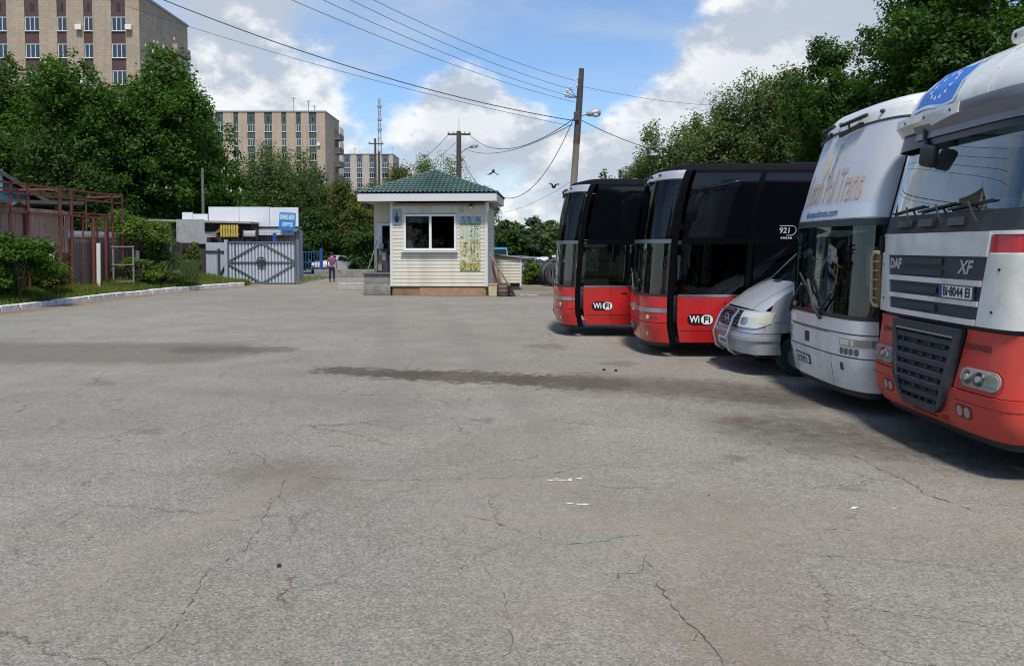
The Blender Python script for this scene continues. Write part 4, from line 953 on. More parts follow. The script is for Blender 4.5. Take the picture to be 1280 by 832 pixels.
# lower bumper with a scooped middle under the grille
def bz(q): return float(np.interp(abs(q), [.27, .38, .44, .50, .545], [.455, .52, .62, .735, .76]))
bp_ = q_('bumper', TR_, -ts_(1.0), ts_(.56), .36, bz, ns=70, nz=4, th=.05, off=.02)
q_('bumper_end', TR_, ts_(.57), ts_(1.0), .36, .76, ns=5, nz=3, th=.05, off=.018)
q_('bumper_lip', BLK, -ts_(1.0), ts_(1.0), .28, .358, ns=40, nz=1, off=-.02)
for sg in (1, -1):
    f0 = lambda zz, sg=sg: sg * float(np.interp(zz, [.76, 1.34], [.535, .66]))
    f1 = lambda zz, sg=sg: sg * ts_(.60)
    if sg > 0: fl = q_('bumper_flank', TR_, f0, f1, .768, 1.34, ns=18, nz=10, off=.0, th=.05)
    else: fl = q_('bumper_flank', TR_, f1, f0, .768, 1.34, ns=18, nz=10, off=.0, th=.05)
    TS.poly([(sg * q, zz) for q, zz in ((.64, 1.155), (.645, 1.215), (.98, 1.215), (1.01, 1.19), (1.0, 1.155))], off=.004, th=.02).build('step_slot', mat('slot_shade_red', (.20, .02, .015), .7), fl)  # shade inside the slot painted as a darker red plate
    TS.poly(stadium(sg * .90, .90, .55, .215, .09), off=.006, th=.03).build('lamp_surround', mat('surround_red_dark', (.42, .038, .024), .5), fl)
    h = TS.poly(stadium(sg * .90, .90, .50, .175, .08), off=.012, th=.02).build('headlight', REFL, T)
    for dx_, rr in ((-.20, .066), (-.045, .070)):
        TS.poly([(sg * (.95 + dx_) + rr * math.cos(a), .90 + rr * math.sin(a)) for a in np.linspace(0, 2 * math.pi, 17)[:-1]], off=.02, th=.01).build('lamp_ring', mat('lamp_bowl', (.42, .43, .45), .12, 1.0), h)
        TS.poly([(sg * (.95 + dx_) + .03 * math.cos(a), .90 + .03 * math.sin(a)) for a in np.linspace(0, 2 * math.pi, 11)[:-1]], off=.03, th=.012).build('bulb', mat('lamp_bulb', (.85, .85, .85), .1), h)
    TS.poly(stadium(sg * 1.06, .895, .14, .13, .05), off=.018, th=.01).build('turn_lamp', mat('grey_turn_lamp', (.30, .30, .26), .2), h)
    TS.poly(stadium(sg * .90, .90, .50, .175, .08), off=.034, th=.004).build('lens', LENS, h)
    fg = TS.poly(stadium(sg * .72, .56, .25, .13, .05), off=.024, th=.02).build('fog_recess', mat('slot_shade_red'), bp_)  # recess shade put into the colour, the plate itself is not sunk
    for dx_ in (-.065, .065):
        TS.poly(stadium(sg * .72 + dx_ * .85, .56, .08, .10, .04), off=.030, th=.02).build('fog_lamp', mat('fog_reflector', (.45, .40, .38), .2, .5), fg)
    # white corner panels
    e0 = lambda zz, sg=sg: sg * float(np.interp(zz, [1.38, 2.27], [.80, .955])); e1 = lambda zz, sg=sg: sg * ts_(.55)
    a0, a1 = (e0, e1) if sg > 0 else (e1, e0)
    q_('corner_panel', TW, a0, a1, 1.385, 2.06, ns=14, nz=6, off=.022, th=.05)
    q_('red_stripe' if sg > 0 else 'upper_corner', mat('stripe_red', (.50, .015, .03), .3, coat=.4) if sg > 0 else TW, a0, a1, 2.075, 2.235, ns=14, nz=2, off=.004, th=.04)
    q_('corner_rail', TW, a0, a1, 2.24, 2.275, ns=14, nz=1, off=.012, th=.04)
    q_('corner_gap', TW, a0, a1, 2.06, 2.075, ns=14, nz=1, off=.004, th=.04)
    for qq, zz in ((1.06, 1.92), (1.00, 1.53)):
        TS.poly(stadium(sg * qq, zz, .028, .028), off=.026, th=.006).build('screw_cap', BLK, T)
    q_('door', TW, *sorted((sg * ts_(.56), sg * ts_(1.75))), 1.30, 2.33, ns=6, nz=4, off=0)
    q_('door_window', BLKGL, *sorted((sg * ts_(.66), sg * ts_(1.70))), 2.345, 3.3, ns=6, nz=4, off=-.005)
    q_('a_pillar', TW, *sorted((sg * ts_(.40), sg * ts_(.655))), 2.28, 3.4, ns=3, nz=8, off=.004)
    q_('cab_side', TW, *sorted((sg * ts_(1.76), sg * ts_(2.25))), .95, 3.45, ns=4, nz=6)
    q_('door_head', TW, *sorted((sg * ts_(.66), sg * ts_(1.75))), 3.31, 3.45, ns=6, nz=2)
    for i, zz in enumerate((.42, .80, 1.12)):
        q_('step', BLK, *sorted((sg * ts_(1.0 + .0), sg * ts_(1.55))), zz, zz + .10, ns=3, nz=1, off=-.03, th=.25)
    q_('step_panel', TW, *sorted((sg * ts_(.61), sg * ts_(.99))), .77, 1.29, ns=3, nz=2, off=-.01)
for sg in (1, -1):                                # bumper crease with its groove shade painted dark, tow covers, side reflectors
    TS.patch(*sorted((sg * .58, sg * 1.36)), .655, .662, off=.024, th=.006, ns=14, nz=1).build('bumper_crease', mat('slot_shade_red'), bp_)
    TS.poly(stadium(sg * .40, .42, .13, .06, .012), off=.025, th=.01).build('tow_cover', mat('tow_cover_red', (.40, .03, .02), .5), bp_)
for k in range(5): TS.poly(stadium(-.20 + k * .10, .41, .07, .025, .008), off=.024, th=.01).build('air_slot', BLK, bp_)
# grille
def gl0(zz): return -float(np.interp(zz, [.46, .52, .62, .76, 1.33], [.30, .40, .45, .51, .63]))
def gi0(zz): return gl0(zz) + .075
gro = q_('grille', GRL, gl0, gi0, .455, 1.335, ns=2, nz=20, off=.075, th=.08)
q_('grille_frame', GRL, lambda zz: -gi0(zz), lambda zz: -gl0(zz), .455, 1.335, par=gro, ns=2, nz=20, off=.075, th=.08)
q_('grille_frame', GRL, gi0, lambda zz: -gi0(zz), 1.262, 1.335, par=gro, ns=14, nz=1, off=.074, th=.07)
q_('grille_frame', GRL, gi0, lambda zz: -gi0(zz), .455, .535, par=gro, ns=14, nz=2, off=.074, th=.07)
q_('grille_well', BLK, gi0, lambda zz: -gi0(zz), .53, 1.265, par=gro, ns=14, nz=10, off=.02, th=.0)
q_('grille_bar', CHR, gi0, lambda zz: -gi0(zz), 1.238, 1.258, par=gro, ns=14, nz=1, off=.076, th=.03)
for i in range(6):
    zz = 1.228 - i * .116; g0 = gi0(zz - .05) + .005
    b = MB()
    vs = []; n = 14
    for j in range(n + 1):
        q = g0 + (-2 * g0) * j / n
        vs += [TS.P(q, zz, .030), TS.P(q, zz - .022, .066), TS.P(q, zz - .072, .058), TS.P(q, zz - .092, .026)]
    b.add(vs, [(4 * j + a, 4 * j + a + 1, 4 * j + 5 + a, 4 * j + 4 + a) for j in range(n) for a in range(3)]); b.build('grille_slat', GRL, gro, smooth=30)
    for q in np.linspace(g0 * .75, -g0 * .75, 4 + (i % 2)):
        TS.poly(stadium(q, zz - .098, .035, .022, .004), off=.056, th=.03).build('slat_rib', GRL, gro)
# dark gap above bumper, then the central bonnet with three slatted bands
q_('gap', BLK, -ts_(.5), ts_(.5), 1.335, 1.39, ns=40, nz=1, off=-.03)
q_('gap', BLK, -.98, .98, 1.36, 2.28, ns=20, nz=3, off=-.035, th=0)
er = lambda zz: float(np.interp(zz, [1.38, 2.27], [.785, .94]))
el = lambda zz: -er(zz)
bon = q_('bonnet', TW, el, er, 2.035, 2.272, ns=24, nz=4, off=.03, th=.05)
for z0, z1 in ((1.755, 1.81), (1.565, 1.615), (1.385, 1.44)): q_('bonnet_bar', TW, el, er, z0, z1, par=bon, ns=24, nz=1, off=.034, th=.05)
for z0, z1 in ((1.81, 2.035), (1.615, 1.755), (1.44, 1.565)):
    q_('bonnet_band', GRL, el, er, z0, z1, par=bon, ns=24, nz=1, off=.012, th=0)
    hh = (z1 - z0)
    for k in range(2 if hh > .2 else 1):
        zc_ = z0 + hh * ((k + .5) / (2 if hh > .2 else 1)); q_('slat', GRL, -.55, .22 if hh > .2 else .15, zc_ - .036, zc_ + .03, par=bon, ns=12, nz=2, off=.034, th=.02)
SLV = mat('silver_letters', (.62, .63, .64), .3, .6)
text_obj('lettering', 'DAF', .15, SLV, lambda x, y: TS.P(-.725 + x, 1.935 + y, .018), bon, width=.26, bold=.008)
text_obj('lettering', 'XF', .18, SLV, lambda x, y: TS.P(.60 + x, 1.925 + y, .018), bon, width=.26, bold=.006, shear=.3)
npl = TS.poly(stadium(.50, 1.685, .54, .135, .008), off=.044, th=.03).build('number_plate', DKG, T)
TS.poly(stadium(.50, 1.685, .52, .115, .006), off=.047, th=.004).build('plate_face', mat('plate_face_white', (.72, .72, .70), .35), npl)
TS.poly(stadium(.262, 1.685, .048, .115, .004), off=.050, th=.004).build('plate_band', mat('plate_blue', (.01, .07, .24), .4), npl)
text_obj('plate_number', 'BI·8044 EI', .125, INK, lambda x, y: TS.P(.522 + x, 1.685 + y, .050), npl, width=.435, bold=.004)
# windscreen, wipers, scuttle
q_('scuttle', BLK, -tc - .02, tc + .02, 2.278, 2.47, ns=30, nz=2, off=.0, th=.03)
for q in (-.75, -.30, .25):
    q_('vent', DKG, q, q + .28, 2.34, 2.42, ns=4, nz=1, off=.035, th=.03)
q_('windscreen', glass_mat('truck_windscreen', (.46, .56, .54), 2.8, .008), -tc, tc, 2.475, 3.40, ns=34, nz=12, th=0, off=-.004)
q_('seal', BLK, tc - .10, tc + .0, 2.475, 3.40, ns=3, nz=8, off=.002); q_('seal', BLK, -tc, -tc + .06, 2.475, 3.40, ns=3, nz=8, off=.002)
for q in (-.62, -.02, .55):
    b = MB(); b.tube([TS.P(q + .18, 2.36, .03), TS.P(q + .13, 2.44, .06), TS.P(q - .02, 2.56, .03)], .011, 6); b.build('wiper_arm', BLK, T)
    b = MB(); b.bar(TS.P(q + .34, 2.565, .02), TS.P(q - .36, 2.50, .02), .012, .02); b.build('wiper_blade', BLK, T)
# sun visor and high roof
q_('sun_visor', mat('visor_grey', (.16, .16, .18), .35, coat=.3), lambda zz: -.70, lambda zz: tc, 3.30, 3.58, ns=26, nz=4, off=.10, th=.02)
vw = q_('visor_trim', TW, -tc, .25, lambda q: 3.40 if q < -.6 else 3.40 + .07 * (q + .6) / .85, 3.58, ns=24, nz=2, off=.112, th=.03)
for q in (-.85, -.42, .10): TS.poly(stadium(q, 3.52, .03, .03), off=.119, th=.01).build('screw_cap', BLK, vw)
b = MB(); n = 30
b.add([TS.P(q, zz, of) for zz, of in ((3.58, .10), (3.60, .0)) for q in np.linspace(-tc, tc, n + 1)], [(i, i + 1, n + 2 + i, n + 1 + i) for i in range(n)]); b.build('visor_bracket', DKG, T)
q_('visor_shade', mat('dark_visor', (.02, .02, .024), .3), -tc + .1, tc - .02, 3.22, 3.40, ns=30, nz=2, off=.08, th=.01)
b = MB(); e_ = ts_(2.2); qs = np.concatenate([np.linspace(-e_, -tc, 6), np.linspace(-tc, tc, 41)[1:-1], np.linspace(tc, e_, 6)]); n = len(qs)
zr = [3.41, 3.55, 3.72, 3.87, 4.0, 4.1, 4.18, 4.25, 4.32, 4.38, 4.42]
vs = [TS.P(q, zz) for zz in zr for q in qs]; mm = len(zr) - 1
for i in range(len(vs)): vs[i].x = min(vs[i].x, 2.3)
fs = [(i * n + j, i * n + j + 1, (i + 1) * n + j + 1, (i + 1) * n + j) for i in range(mm) for j in range(n - 1)] + [(mm * n + j, mm * n + j + 1, mm * n + n - 2 - j, mm * n + n - 1 - j) for j in range(n // 2)]
b.add(vs, fs); rf = b.build('roof', TW, T, smooth=60)
# painted flag: blue field with ring of stars
FB = mat('flag_blue', (.035, .14, .48), .4, var=.12, vscale=5); FP = mat('flag_pale_blue', (.42, .52, .68), .4)
def wavy(u, v): return (-.92 + .80 * u + .05 * v, 3.68 + .38 * v + .02 * math.sin(u * 6) )
b = MB(); b.grid(lambda u, v: TS.P(*wavy(u, v), .006), 24, 16); b.build('flag_print', FB, rf, smooth=60)
b = MB(); b.grid(lambda u, v: TS.P(*[a + d_ for a, d_ in zip(wavy(-.07 + 1.14 * u, -.12 + 1.2 * v), (0, 0))], .003), 24, 16); b.build('flag_edge', FP, rf, smooth=60)
for i in range(12):
    a = 2 * math.pi * i / 12; u, v = .47 + .24 * math.cos(a), .52 + .36 * math.sin(a); cq, cz = wavy(u, v)
    TS.poly([(cq + (.032 if j % 2 == 0 else .013) * math.cos(math.pi / 2 + j * math.pi / 5), cz + (.027 if j % 2 == 0 else .011) * math.sin(math.pi / 2 + j * math.pi / 5)) for j in range(10)], off=.010, th=.002).build('star', WPAINT, rf)
b = MB(); b.tube([TS.P(.55, zz, .004) for zz in np.linspace(3.6, 4.28, 12)], .010, 5); b.build('roof_seam', mat('seam_grey', (.5, .5, .48), .5), rf)
lb = empty('light_bar', (1.5, 1.25, 4.34)); lb.parent = T
b = MB(); b.rbox(-.16, .16, -.85, .85, .06, .24, .07); b.build('bar_housing', TW, lb, smooth=50)
for k in range(9):
    b = MB(); b.sphere((-.155, -.72 + k * .18, .15), (.015, .03, .03), 8, 6); b.build('bar_lamp', BLK, lb)
# cab interior
b = MB(); b.box(.25, 2.2, .08, 2.42, 1.05, 1.3); b.box(2.15, 2.24, .06, 2.44, 1.0, 3.45); b.build('cab_floor', INT, T)
b = MB(); b.rbox(.35, .75, .2, 2.3, 1.3, 2.42, .08); b.build('dashboard', DKG, T)
for y in (.65, 1.85):
    st = empty('seat', (1.25, y, 1.3)); st.parent = T
    b = MB(); b.rbox(-.2, .3, -.25, .25, .35, .55, .05); b.rbox(.2, .36, -.24, .24, .5, 1.35, .06); b.build('cushion', SEATF, st, smooth=40)
b = MB(); b.rbox(.55, .85, 1.05, 1.28, 2.42, 2.62, .02); b.build('paper_roll', mat('pale_blue_paper', (.45, .62, .70), .6), T)
# kerb mirror hung in front of the windscreen, side deflector
b = MB(); b.tube([TS.P(-.50, 3.44, .06), TS.P(-.46, 3.28, .10), TS.P(-.38, 3.22, .10)], .028, 8); b.build('mirror_arm', BLK, T, smooth=50)
b = MB(); c0 = TS.P(-.32, 3.10, .09); b.rbox(-.05, .05, -.13, .13, -.12, .12, .045, 3, M=Matrix.Translation(c0) @ Matrix.Rotation(R(12), 4, 'X')); b.build('kerb_mirror', BLK, T, smooth=50)
df = empty('side_deflector', (.10, 2.47, 1.42)); df.parent = T
b = MB(); b.tube([(0, 0, .0), (0, .10, .0), (0, .16, .06), (0, .16, .58), (0, .10, .64), (0, 0, .64)], .022, 8); b.build('deflector_frame', mat('deflector_beige', (.42, .36, .22), .5), df, smooth=40)
b = MB(); b.box(.02, .035, 0, .15, .02, .62); b.build('deflector_back', mat('deflector_brown', (.20, .13, .05), .7), df)
for k in range(5):
    b = MB(); b.box(-.02, .02, 0, .15, .08 + k * .11, .10 + k * .11); b.build('deflector_slat', mat('deflector_tan', (.34, .24, .10), .6), df)
# chassis, wheels, grey trailer body further back
b = MB(); b.box(.3, 6.2, .75, 1.05, .55, .85); b.box(.3, 6.2, 1.45, 1.75, .55, .85); b.box(.5, 2.2, .2, 2.3, .85, 1.04); b.build('chassis', BLK, T)
for x in (1.4, 5.2): wheel(T, x, .2, .5, .32); wheel(T, x, 2.3, .5, .32)
b = MB(); b.rbox(2.9, 11, .0, 2.5, 1.1, 3.6, .05); b.build('trailer_body', mat('trailer_grey', (.35, .36, .38), .6, var=.1), T)
# ================================================================ LEFT SIDE: fences, frame, gate, tyre workshop, teal house
rl = random.Random(11)
PALEW = mat('weathered_board', (.44, .28, .22), .9, var=.3, vscale=3, dirt=(.12, .07, .055), dirt_amt=.7, dscale=1.5, stretch=(1, 1, .25))
REDW = mat('red_brown_board', (.17, .06, .04), .85, var=.3, vscale=4, dirt=(.06, .035, .03), dirt_amt=.6, dscale=2)
REDM = mat('red_oxide_steel', (.19, .05, .038), .7, var=.25, vscale=6, dirt=(.10, .05, .04), dirt_amt=.6, dscale=5)
GRYSH = mat('grey_brown_sheet', (.21, .155, .135), .75, .1, var=.2, vscale=1.5, dirt=(.14, .075, .05), dirt_amt=.8, dscale=1.3)
GALV = mat('galvanised_sheet', (.42, .43, .45), .5, .3, var=.15, vscale=2)
BRNSH = mat('brown_sheet', (.11, .07, .06), .8, var=.3, vscale=2, dirt=(.06, .045, .04), dirt_amt=.7)
WPOST = mat('whitewashed_post', (.64, .62, .56), .85, var=.15, dirt=(.35, .3, .24), dirt_amt=.5, dscale=6)
FX = -18.5
# board fence: planks one by one on two rails
F1 = empty('board_fence', (FX, 25.2, .45)); tag(F1, 'tall weathered brown board fence on the grass bank', 'fence')
y = 0.0; k = 0
while y < 6.3:
    wd = rl.uniform(.30, .36); top = 3.16 - .01 * y + rl.uniform(-.05, .04)
    if abs(y - 3.6) < .18: b = MB(); b.box(-.06, .1, y, y + .16, -.1, 3.35); b.build('fence_post', REDW, F1); y += .2; continue
    b = MB(); b.box(0, .03, 0, wd, 1.35, top); o = b.build('plank', PALEW, F1, loc=(rl.uniform(-.01, .01), y, 0)); o.rotation_euler = (rl.uniform(-.012, .012), 0, 0)
    b = MB(); b.box(0, .03, 0, wd, -.1, 1.33); b.build('plank', REDW, F1, loc=(rl.uniform(-.01, .01), y, 0)); y += wd + rl.uniform(.05, .10); k += 1
for z in (1.2, 2.92):
    b = MB(); b.box(.032, .09, -.1, 6.4, z, z + .22); b.build('rail', PALEW if z > 2 else REDW, F1)
b = MB(); b.grid(lambda u, v: (.35 - .75 * v, -.4 + 4.1 * u, 3.22 + .06 * math.sin(u * 17 + v * 3) + .04 * math.sin(u * 41) - .1 * v), 40, 4); b.build('roofing_felt', mat('old_felt', (.10, .09, .085), .95, var=.4, vscale=5), F1)
# sheet fence: corrugated panels
def corrug(w, h, amp=.02, per=.12):
    n = max(4, int(w / per * 6)); b = MB()
    vs = []
    for i in range(n + 1):
        yy = w * i / n; xx = amp * math.sin(2 * math.pi * yy / per); vs += [(xx, yy, 0), (xx, yy, h)]
    b.add(vs, [(2 * i, 2 * i + 2, 2 * i + 3, 2 * i + 1) for i in range(n)]); return b
F2 = empty('sheet_fence', (FX + .1, 31.7, .45)); tag(F2, 'grey brown corrugated sheet fence under the red steel frame', 'fence')
for i in range(4):
    corrug(1.04, 2.1 + rl.uniform(-.04, .04), .03, .17).build('sheet', GRYSH, F2, loc=(rl.uniform(-.02, .02), i * 1.05, 0), fix=False, smooth=60)
    corrug(1.04, .34, .03, .17).build('top_sheet', GALV, F2, loc=(rl.uniform(-.04, .0) - .05, i * 1.05, 2.0), fix=False, smooth=60)
b = MB(); b.box(.04, .09, 0, 4.2, 2.0, 2.06); b.build('rail', REDW, F2)
F3 = empty('low_fence', (FX + .2, 36.0, .45)); tag(F3, 'low dark brown sheet fence behind the bright green bush', 'fence')
for i in range(7):
    corrug(1.08, 1.95 + rl.uniform(-.1, .1), .02, .2).build('sheet', BRNSH if i % 3 else GRYSH, F3, loc=(.05 * i + rl.uniform(-.02, .02), i * 1.1, 0), fix=False, smooth=60)
b = MB(); b.box(.3, .36, 3.2, 7.7, 1.8, 1.88); b.build('rail', BRNSH, F3)
# red steel frame
FR = empty('steel_frame', (FX, 25.0, .45)); tag(FR, 'open red oxide steel frame rising above the fences', 'frame')
def fbar(a, e, t=.07): b = MB(); b.bar(a, e, t); return b.build('bar', REDM, FR)
ys = [0, 2.6, 3.6, 5.6, 6.4, 9.6, 10.5]
for i, yy in enumerate(ys):
    fbar((.35, yy, -.1), (.35, yy, 3.98 + .02 * i), .09 if i in (3, 4) else .07)
    if i in (1, 3, 6): fbar((-1.5, yy + .3, -.1), (-1.5, yy + .3, 3.98), .06)
for z in (3.97, 3.62): fbar((.35, -1, z), (.35, 10.5, z + .05))
fbar((-1.5, -1, 3.95), (-1.5, 10.8, 3.98)); fbar((.35, 10.5, 4.0), (-1.5, 10.8, 3.98)); fbar((.35, 5.6, 3.97), (-1.5, 5.9, 3.97)); fbar((.35, -1, 3.15), (.35, 2.6, 3.15), .06)
fbar((.35, 2.6, 2.95), (.35, 9.8, 2.95)); fbar((.35, 6.4, 3.08), (.35, 9.8, 3.10)); fbar((.35, 1.0, 3.2), (.35, 1.0, 3.62), .05); fbar((.35, 1.8, 3.2), (.35, 1.8, 3.62), .05)
for yy, t in ((7.2, .05), (8.0, .12), (8.3, .06), (9.0, .09), (9.2, .05)): fbar((.36, yy, -.1), (.36, yy, 2.95), t)
# whitewashed posts on the verge
for i, (px, py0, py1, Y) in enumerate(((66, 302, 335, 29.8), (123.5, 304, 350, 33.0), (172, 313, 332, 36.2), (213, 300, 330, 39.0))):
    p0 = at_depth(px, py1, Y); p1 = at_depth(px, py0, Y); z0 = bank_z(p0.x, Y) - .06
    b = MB(); b.rbox(-.075, .075, -.075, .075, 0, p1.z - z0, .015); o = b.build('verge_post', WPOST, loc=(p0.x, Y, z0))
    o.rotation_euler = (0, rl.uniform(-.02, .02), .3)
    tag(o, ['vine-wrapped whitewashed post before the board fence', 'thick whitewashed post before the corrugated sheet fence', 'whitewashed post half hidden by the green bush', 'thin whitewashed post with dark cap by the grey sheet panel'][i], 'post')
# old ladder-like trellis
TRL = empty('trellis', (at_depth(142, 340, 34.0).x, 34.0, .42)); tag(TRL, 'old ladder-like wooden trellis among weeds by the green bush', 'trellis')
for x in (0, .9): b = MB(); b.bar((x, 0, 0), (x, 0, 1.75), .06); b.build('upright', WOODG, TRL)
for z in (.15, .9, 1.7): b = MB(); b.bar((-.05, -.04, z), (.95, -.04, z), .05); b.build('rung', WOODG, TRL)
# shed roof beam behind bush
SH = empty('lean_to', (-21.5, 45.2, .4)); tag(SH, 'low dark lean-to with pale roof edge behind the fence', 'shed')
b = MB(); b.prism([(-2.5, 0, 3.30), (6.0, 0, 3.08), (6.0, 0, 3.2), (-2.5, 0, 3.42)], (0, 3, 0)); b.build('roof', mat('lean_roof', (.30, .27, .23), .8, var=.3), SH)
b = MB(); b.box(-2.4, 5.9, .5, 2.8, 0, 3.05); b.build('wall', mat('lean_wall_dark', (.035, .03, .028), .9), SH)
b = MB(); b.box(2.0, 4.0, .35, .48, 1.9, 2.6); b.build('sheet', GALV, SH)
# grey corrugated panel and small gate
gp = corrug(1.62, 1.4, .018, .13); gpo = gp.build('corrugated_panel', mat('grey_zinc', (.33, .33, .32), .6, .1, var=.15, dirt=(.22, .2, .17), dirt_amt=.5), fix=False, smooth=60, loc=(-17.6, 43.6, 2.28), rz=R(90)); tag(gpo, 'dull grey corrugated panel fixed above the brown fence by the small gate', 'panel')
b = MB()
WG = empty('wicket_gate', (-17.35, 43.1, .25)); tag(WG, 'small pale grey metal wicket gate with dark diagonal brace', 'gate')
lb_ = mat('pale_blue_grey_sheet', (.40, .44, .49), .5, .15, var=.1, dirt=(.25, .22, .2), dirt_amt=.4)
c_ = corrug(1.62, 2.05, .012, .2); c_.build('leaf', lb_, WG, rz=R(-90), loc=(0, 0, .05), fix=False, smooth=60)
for x in (.75, 1.72): b = MB(); b.rbox(x - .06, x + .06, -.12, 0, -.2, 1.75 if x < 1 else 2.15, .01); b.build('gate_post', mat('dark_rust_post', (.06, .04, .04), .8), WG)
b = MB(); b.bar((0, -.05, 1.62), (1.6, -.05, 1.60), .06); b.build('cross_bar', BLK, WG)
b = MB(); b.bar((.80, -.06, .25), (1.66, -.06, 1.85), .07); b.build('brace', BLK, WG)
# big slatted gate with diamond frame
GT = empty('yard_gate', (-16.05, 43.0, 0)); tag(GT, 'blue grey slatted metal yard gate with diamond brace', 'gate')
slat = mat('gate_slat_blue_grey', (.50, .54, .58), .5, .1, var=.1, dirt=(.24, .22, .2), dirt_amt=.4); dgr = mat('gate_frame_grey', (.12, .14, .17), .5)
mg = MB(); mg.prism([(0, 0, .08), (.125, 0, .08), (.105, -.035, .08), (.02, -.035, .08)], (0, 0, 2.28)); mg = mg.mesh('slat', slat)
for i in range(20): link_mesh('slat', mg, GT, (.06 + i * .186, 0, rl.uniform(-.01, .01)))
b = MB(); b.box(.02, 3.76, .002, .012, .08, 2.36); b.build('back_sheet', mat('gate_back_sheet', (.16, .18, .21), .6), GT)
for a, e in (((0, -.06, .06), (0, -.06, 2.4)), ((3.8, -.06, .06), (3.8, -.06, 2.4)), ((0, -.06, 2.38), (3.8, -.06, 2.38)), ((0, -.06, .06), (3.8, -.06, .06)), ((0, -.06, 1.25), (3.8, -.06, 1.25)),
             ((0, -.07, 1.3), (1.9, -.07, 2.36)), ((1.9, -.07, 2.36), (3.8, -.07, 1.3)), ((0, -.07, 1.18), (1.9, -.07, .08)), ((1.9, -.07, .08), (3.8, -.07, 1.18))):
    b = MB(); b.bar(a, e, .06); b.build('frame_bar', dgr, GT)
b = MB(); Mg = Matrix.Translation((1.9, -.12, 1.28)) @ Matrix.Rotation(R(90), 4, 'X')
b.tube([Mg @ Vector((.24 * math.cos(a), .24 * math.sin(a), 0)) for a in np.linspace(0, 6.283, 25)], .035, 6); b.lathe([(.13, -.03), (.13, .03)], 14, Mg)
for a in range(4): b.bar(Mg @ Vector((0, 0, 0)), Mg @ Vector((.23 * math.cos(a * 1.571), .23 * math.sin(a * 1.571), 0)), .04)
b.build('wheel_emblem', mat('emblem_dark', (.045, .03, .035), .7), GT)
for x in (-.12, 3.95): b = MB(); b.rbox(x - .09, x + .09, -.05, .13, -.1, 2.5, .01); b.build('gate_post', dgr if x > 0 else lb_, GT)
# tyre workshop
WK = empty('workshop', (-18.6, 47.0, 0)); tag(WK, 'grey corrugated workshop with white roof panels and blue sign', 'workshop')
zinc = mat('workshop_sheet', (.40, .43, .47), .5, .2, var=.1, dirt=(.3, .27, .24), dirt_amt=.4)
c_ = corrug(5.45, 3.2, .02, .15); c_.build('front_wall', zinc, WK, rz=R(-90), loc=(0, 0, 0), fix=False, smooth=60)
b = MB(); b.box(.05, 5.4, .1, 1.0, 0, 3.15); b.build('wall', mat('workshop_body', (.26, .27, .28), .8), WK)
b = MB(); b.prism([(-.2, -1.0, 2.95), (-.2, .3, 3.32), (-.2, .3, 3.38), (-.2, -1.0, 3.01)], (5.75, 0, 0)); b.build('awning', mat('awning_dark', (.09, .085, .08), .8), WK)
c_ = corrug(5.2, .30, .03, .15); c_.build('awning_edge', mat('awning_zinc', (.55, .57, .6), .5), WK, rz=R(-90), loc=(.2, -1.02, 2.82), fix=False, smooth=60)
wp = mat('white_roof_panel', (.66, .68, .71), .5, var=.06, vscale=1, dirt=(.45, .44, .42), dirt_amt=.4, dscale=.8)
for x0, x1, z0, z1 in ((.0, 1.86, 3.35, 4.55), (1.88, 3.72, 3.35, 4.55), (3.74, 5.5, 3.35, 4.52), (-1.62, -.98, 3.42, 4.22), (-.96, -.06, 3.42, 4.12)):
    b = MB(); b.box(x0, x1, -.28, -.24, z0, z1); b.build('roof_panel', wp, WK)
for x in (.0, 1.87, 3.73, 5.5, -.97):
    b = MB(); b.bar((x, -.22, 3.2), (x, -.22, 4.56 if x >= 0 else 4.2), .04); b.bar((x, -.22, 4.3), (x, .9, 3.2), .03); b.build('panel_strut', BLK, WK)
b = MB(); b.box(4.15, 4.35, -1.05, -.95, 0, 2.95); b.build('awning_post', mat('blue_post', (.02, .07, .30), .5), WK)
SGN = empty('shop_sign', (0, 0, 0)); SGN.location = at_depth(348.5, 287, 45.6); SGN.rotation_euler = (0, R(4), R(-8)); tag(SGN, 'blue sign with white lettering on the workshop corner', 'sign')
b = MB(); b.rbox(0, 1.02, -.03, .03, 0, .60, .008); b.build('sign_board', mat('sign_blue', (.02, .19, .52), .4), SGN)
b = MB(); b.rbox(0, 1.02, -.03, .03, .602, 1.06, .008); b.build('sign_board', mat('sign_blue_light', (.06, .28, .58), .4), SGN)
text_obj('lettering', 'ШИНО МОН', .3, WPAINT, lambda x, y: Vector((.51 + x, -.034, .76 + y * 1.2)), SGN, width=.88, bold=.012)
text_obj('lettering', 'СЕРВІС', .3, WPAINT, lambda x, y: Vector((.54 + x, -.034, .33 + y)), SGN, width=.72, bold=.012)
# yellow rack with bits on the workshop's low roof, scrap beside it
YR = empty('yellow_rack', at_depth(275, 296, 44.6)); tag(YR, 'bright yellow slatted rack standing behind the yard gates', 'rack')
yl = mat('faded_yellow', (.48, .35, .06), .6, var=.2, vscale=4)
for i in range(7): b = MB(); b.box(.02 + i * .155, .13 + i * .155, 0, .04, 0, .70); b.build('slat', yl, YR)
for z in (.12, .5): b = MB(); b.box(0, 1.1, .042, .08, z, z + .08); b.build('rail', mat('rack_orange', (.42, .20, .03), .7), YR)
for x in (.03, 1.02): b = MB(); b.box(x, x + .05, .082, .13, -2.75, .6); b.build('post', BLK, YR)
SCR = empty('scrap_heap', at_depth(262, 296, 44.7)); tag(SCR, 'rusty scrap and pipes piled left of the yellow rack', 'scrap')
b = MB(); b.box(-.3, .9, .3, 1.2, -2.75, -.02); b.build('platform', mat('lean_wall_dark'), SCR)
